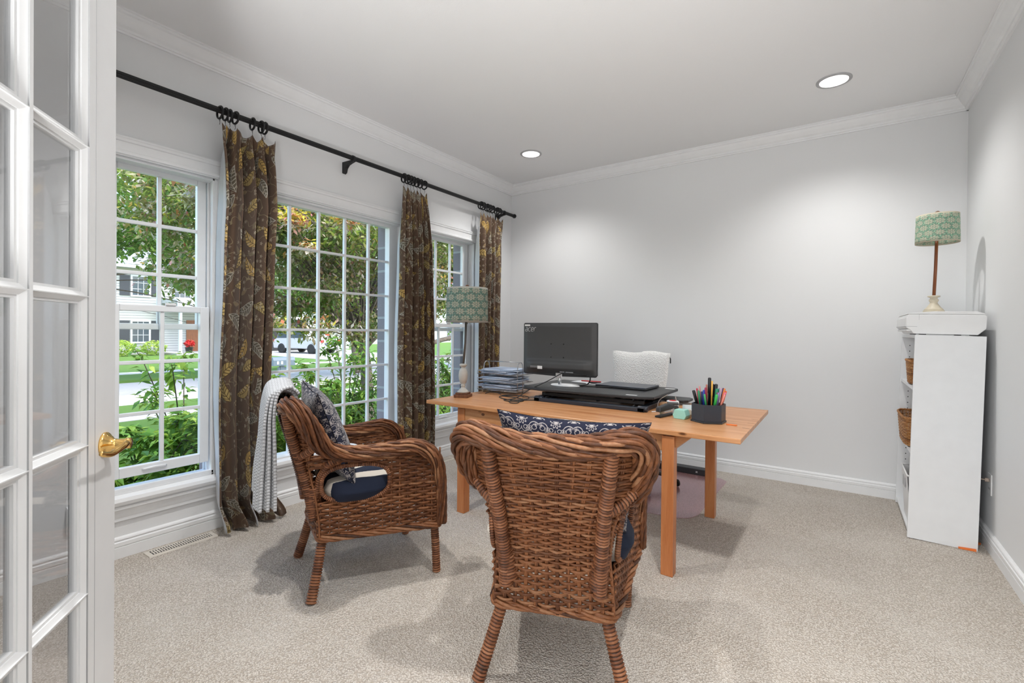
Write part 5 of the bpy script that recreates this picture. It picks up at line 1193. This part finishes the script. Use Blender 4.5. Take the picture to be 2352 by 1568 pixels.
# foliage
def leafcloud(m, cl, n, size, tone, seed, droop=.3, aspect=.45, curl=.15, surf=.5, big=False):
    r = random.Random(seed); V = m.v; F = m.f; Tn = m.t; SM = m.sm
    tot = sum(c[3]**2 for c in cl)
    for c in cl:
        k = int(n*c[3]**2/tot)+1; ct = r.uniform(-.14, .14); sx, sy, sz = (c[4] if len(c) > 4 else (1, 1, .75))
        for _ in range(k):
            u = r.uniform(-1, 1); a = r.uniform(0, 2*pi); q = sqrt(1-u*u); rad = c[3]*(surf+(1-surf)*r.random())
            px_, py_, pz = c[0]+q*cos(a)*rad*sx, c[1]+q*sin(a)*rad*sy, c[2]+u*rad*sz
            L = size*r.uniform(.6, 1.35); wd = L*aspect; th = r.uniform(0, 2*pi); el = r.uniform(-.9, .5)-droop
            d = (cos(th)*cos(el), sin(th)*cos(el), sin(el)); s_ = (-sin(th), cos(th), r.uniform(-.5, .5)); z_ = L*curl
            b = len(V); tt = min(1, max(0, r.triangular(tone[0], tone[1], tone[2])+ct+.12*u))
            if big:
                V.append((px_, py_, pz)); V.append((px_+d[0]*L*.45+s_[0]*wd, py_+d[1]*L*.45+s_[1]*wd, pz+d[2]*L*.45+s_[2]*wd+z_)); V.append((px_+d[0]*L, py_+d[1]*L, pz+d[2]*L-z_)); V.append((px_+d[0]*L*.45-s_[0]*wd, py_+d[1]*L*.45-s_[1]*wd, pz+d[2]*L*.45-s_[2]*wd+z_)); V.append((px_+d[0]*L*.5, py_+d[1]*L*.5, pz+d[2]*L*.5))
                Tn.extend([tt]*5); F.extend([(b, b+1, b+4), (b+1, b+2, b+4), (b+2, b+3, b+4), (b+3, b, b+4)]); SM.extend([False]*4)
            else:
                V.append((px_, py_, pz)); V.append((px_+d[0]*L*.5+s_[0]*wd, py_+d[1]*L*.5+s_[1]*wd, pz+d[2]*L*.5+s_[2]*wd)); V.append((px_+d[0]*L, py_+d[1]*L, pz+d[2]*L)); V.append((px_+d[0]*L*.5-s_[0]*wd, py_+d[1]*L*.5-s_[1]*wd, pz+d[2]*L*.5-s_[2]*wd))
                Tn.extend([tt]*4); F.extend([(b, b+1, b+2), (b, b+2, b+3)]); SM.extend([False, False])
def clusters(c, rad, n, r0, r1, seed, zmin=-99, keep=None):
    r = random.Random(seed); out = []
    while len(out) < n:
        x, y, z = r.uniform(-1, 1), r.uniform(-1, 1), r.uniform(-1, 1)
        if x*x+y*y+z*z > 1: continue
        p = (c[0]+x*rad[0], c[1]+y*rad[1], c[2]+z*rad[2])
        if p[2] < zmin or (keep and not keep(*p)): continue
        out.append((*p, r.uniform(r0, r1)))
    return out
def branches(m, base, cl, r0, seed, frac=.5, trunk_to=None):
    r = random.Random(seed); top = Vector(trunk_to) if trunk_to else Vector(base)+Vector((0, 0, 2))
    b = Vector(base); m.tube(catmull([b, b.lerp(top, .5)+Vector((r.uniform(-.1, .1), r.uniform(-.1, .1), 0)), top], 8), lambda i: r0*(1-.03*i), 10)
    for c in cl:
        if r.random() > frac: continue
        e = Vector(c[:3]); s_ = b.lerp(top, r.uniform(.55, 1)); mid = s_.lerp(e, .5)+Vector((r.uniform(-.2, .2), r.uniform(-.2, .2), r.uniform(0, .35)))
        P = catmull([s_, mid, e], 6); rr0 = r0*r.uniform(.06, .22); m.tube(P, lambda i: rr0*(1-.06*i)+.003, 5)
def tree(name, label, cat, base, top, cl, n, size, tone, lm, r0, seed, frac=.5, group=None, **kw):
    t = thing(name, label, cat, (0, 0, 0), group=group); m = M(); branches(m, base, cl, r0, seed, frac, top); obj('trunk_and_branches', m, M_['bark'], t)
    m = M(); leafcloud(m, cl, n, size, tone, seed, **kw); obj('foliage', m, M_[lm], t); return t
cl = clusters((-6.9, 5.0, 2.95), (1.5, 3.1, 1.75), 190, .30, .60, 5, 1.0)
cl += [(-6.9+1.2*random.Random(k).random(), 3.2+.28*k, 1.12+.25*random.Random(k+9).random(), .30) for k in range(9)]
cl += clusters((-6.9, 8.0, 2.5), (1.0, 1.6, 1.3), 26, .28, .5, 31, 1.15)
cl += [(-6.0, 2.55, 3.25, .40), (-6.2, 2.9, 2.9, .38), (-6.4, 2.3, 3.3, .35), (-6.3, 3.4, 2.5, .4), (-6.0, 3.0, 3.6, .4), (-6.5, 6.9, 2.3, .5), (-6.7, 7.6, 2.4, .5), (-6.6, 7.3, 1.9, .35)]
tree('japanese_maple', 'spreading maple with fine red, pink and green leaves close outside the wide window', 'tree', (-6.75, 5.35, GZ), (-6.8, 5.2, 1.5), cl, 92000, .082, (0, 1, .48), 'maple_leaf', .13, 5, .35, surf=.15, aspect=.24, droop=.35)
cl = clusters((-17, 4.8, 6.4), (2.9, 2.6, 2.9), 40, .6, 1.1, 8, 3.6)+clusters((-17.5, 6.0, 4.0), (1.6, 2.0, 1.1), 12, .45, .8, 21, 2.7)+clusters((-20.5, 9.4, 1.9), (.9, 1.2, 1.3), 9, .4, .7, 22, .6)+clusters((-18.5, 8.4, 3.7), (1.6, 1.7, 1.7), 18, .45, .8, 9, 1.9)
rdm = random.Random(77)
t = thing('maple_branch', 'near branch of red, pink and yellow leaves crossing the top of the windows', 'branch'); m = M()
RC = [(-5.9, 2.35, 2.95, .30), (-6.1, 2.7, 3.2, .34), (-6.0, 2.15, 3.15, .22), (-6.3, 2.55, 2.75, .26), (-6.0, 3.9, 3.1, .28), (-5.9, 4.3, 2.8, .2), (-6.1, 3.6, 2.7, .24), (-6.0, 4.8, 3.2, .25), (-6.1, 5.5, 3.0, .2), (-6.0, 3.75, 2.3, .16)]
RC = [(a*.8, b*.8, 1.2+(c-1.2)*.8, d*.85) for a, b, c, d in RC]
leafcloud(m, RC, 4200, .078, (.6, 1, .9), 78, surf=.1, aspect=.20, droop=.1); obj('foliage', m, M_['maple_leaf'], t)
m = M(); P = catmull([(-6.75, 5.3, 1.6), (-6.4, 4.6, 2.4), (-5.6, 3.5, 2.6), (-5.0, 2.6, 2.68), (-4.85, 1.9, 2.7)], 8); m.tube(P, lambda i: .028-.0006*i, 7)
for c in RC: m.tube([P[min(range(len(P)), key=lambda q: (P[q]-Vector(c[:3])).length)], Vector(c[:3])], .006, 5)
m.tube(catmull([(-6.7, 6.0, .75), (-6.55, 6.9, .98), (-6.5, 7.6, 1.12), (-6.6, 8.4, 1.5)], 8), .045, 7)
obj('bough', m, M_['bark'], t)
tree('street_tree', 'tall light-green tree across the lawn, outside the left window', 'tree', (-19.8, 1.4, GZ), (-18.4, 3.4, 3.6), cl, 32000, .17, (0, 1, .62), 'tree_leaf', .16, 8, .35, surf=.5, aspect=.32)
cl = clusters((-15.5, 11.3, 3.6), (2.2, 3.0, 2.4), 44, .6, 1.0, 12, 1.5)
tree('lawn_tree', 'round dark-green tree behind the maple, outside the wide window', 'tree', (-15.5, 11.8, GZ), (-15.5, 11.4, 2.2), cl, 26000, .15, (0, 1, .45), 'tree_leaf', .17, 12, .5, surf=.5, aspect=.35)
cl = clusters((-14.5, 18.5, 3.4), (2.4, 3.4, 2.6), 30, .6, 1.0, 15, 1.0)
tree('lawn_tree', 'loose green tree farther back, outside the right window', 'tree', (-14.5, 18.2, GZ), (-14.5, 18.2, 2.0), cl, 16000, .15, (0, 1, .5), 'tree_leaf', .2, 15, .6, surf=.5, aspect=.35)
for i, (x, y, s_, n, lab) in enumerate(((-34.5, 7.9, .62, 900, 'round lime-green shrub in front of the neighbour house, leftmost of three'), (-34.4, 9.6, .60, 900, 'round lime-green shrub in front of the neighbour house, middle of three'), (-34.5, 11.4, .52, 700, 'round lime-green shrub beside the neighbour porch, rightmost of three'))):
    t = thing('garden_shrub', lab, 'shrub', (x, y, GZ), group='lime shrubs along the neighbour house'); m = M(); leafcloud(m, [(0, 0, .5, s_, (1.15, 1.3, .85))], n, .12, (0, 1, .5), 30+i, surf=.7); obj('foliage', m, M_['lime_leaf'], t)
t = thing('flower_pot', 'pot of red flowers on the neighbour porch', 'flower pot', (-33.6, 12.95, GZ+.12)); m = M(); m.lathe([(.16, 0), (.22, .35), (.24, .36)], n=20); obj('pot', m, M_['shutter'], t); m = M(); leafcloud(m, [(0, 0, .62, .30)], 220, .12, (.9, 1, .98), 41); obj('flowers', m, M_['red'], t)
# big-leaved shrubs under the windows
def shrub(label, c, stems, seed, size, n, tone=(0, 1, .45), lm='shrub_leaf', h=1.0, spread=.5):
    r = random.Random(seed); t = thing('leafy_shrub', label, 'shrub', (c[0], c[1], GZ+.03)); ms = M(); ml = M()
    for k in range(stems):
        a = r.uniform(0, 2*pi); q = r.uniform(.15, 1)*spread; hh = h*r.uniform(.55, 1.0); P = catmull([(0, 0, 0), (q*.35*cos(a), q*.35*sin(a), hh*.5), (q*cos(a), q*sin(a), hh*.9), (q*1.25*cos(a), q*1.25*sin(a), hh)], 7)
        ms.tube(P, lambda i: .008*(1-i/len(P)*.75), 5); cl = [(p.x, p.y, p.z, .055+.02*r.random(), (1.3, 1.3, .8)) for i, p in enumerate(P) if i > 5]
        leafcloud(ml, cl, n//stems, size, tone, seed*7+k, big=True, aspect=.20, curl=.06, surf=.3, droop=.1)
    obj('stems', ms, M_['bark'], t); obj('foliage', ml, M_[lm], t); return t
shrub('large-leaved green shrub under the left window, its leaves filling the lower panes', (-4.55, 1.45), 30, 3, .105, 2500, (.15, 1, .55), h=.98, spread=.62)
shrub('tall arching sprig of pointed leaves standing above the shrubs in the left window', (-4.9, 1.85), 9, 23, .095, 520, (.1, 1, .5), h=1.50, spread=.66)
shrub('sprawling shrub right of it below the left window sill line', (-4.4, 2.30), 26, 6, .095, 1800, (.15, 1, .55), h=.92, spread=.55)
shrub('slender shrub with dark leaves beside the mailbox view in the wide window', (-4.9, 2.75), 16, 9, .085, 900, (0, .7, .3), h=1.20, spread=.42)
shrub('upright leafy shrub in the middle of the wide window, in front of the maple trunk', (-4.9, 3.60), 24, 11, .100, 1500, (0, .9, .4), h=1.60, spread=.62)
shrub('bushy shrub low at the right end of the wide window', (-4.4, 3.75), 34, 14, .060, 3200, (0, .9, .4), h=.90, spread=.60)
shrub('dark leafy shrub seen through the lower panes of the right window', (-5.2, 5.55), 22, 17, .095, 1300, (0, .6, .2), h=1.38, spread=.50)
shrub('small bright shrub at the bottom of the right window', (-4.6, 4.65), 26, 19, .045, 2600, (.3, 1, .7), h=.80, spread=.42)
r = random.Random(2)
for i, (x, y, s_) in enumerate(((-3.72, .98, .085), (-3.80, 1.12, .06), (-3.66, 1.20, .05), (-3.78, 1.35, .045))):
    m = M(); m.sphere((0, 0, 0), s_, 12, (1.2, .9, .6)); o = obj('garden_stone', m, M_['stone']); o.location = (x, y, GZ+.03+s_*.55+.42); o.rotation_euler = (r.random(), r.random(), r.random()); tag(o, ('largest pale stone on the wall top just outside the left window', 'pale stone second from the left outside the left window', 'small pale stone outside the left window', 'smallest pale stone outside the left window')[i], 'stone', 'pale stones outside the left window')
m = M(); m.box(-3.92, -3.55, .75, 1.5, GZ, GZ+.45); struct('planter_wall', m, M_['stone'], bevel=.02)
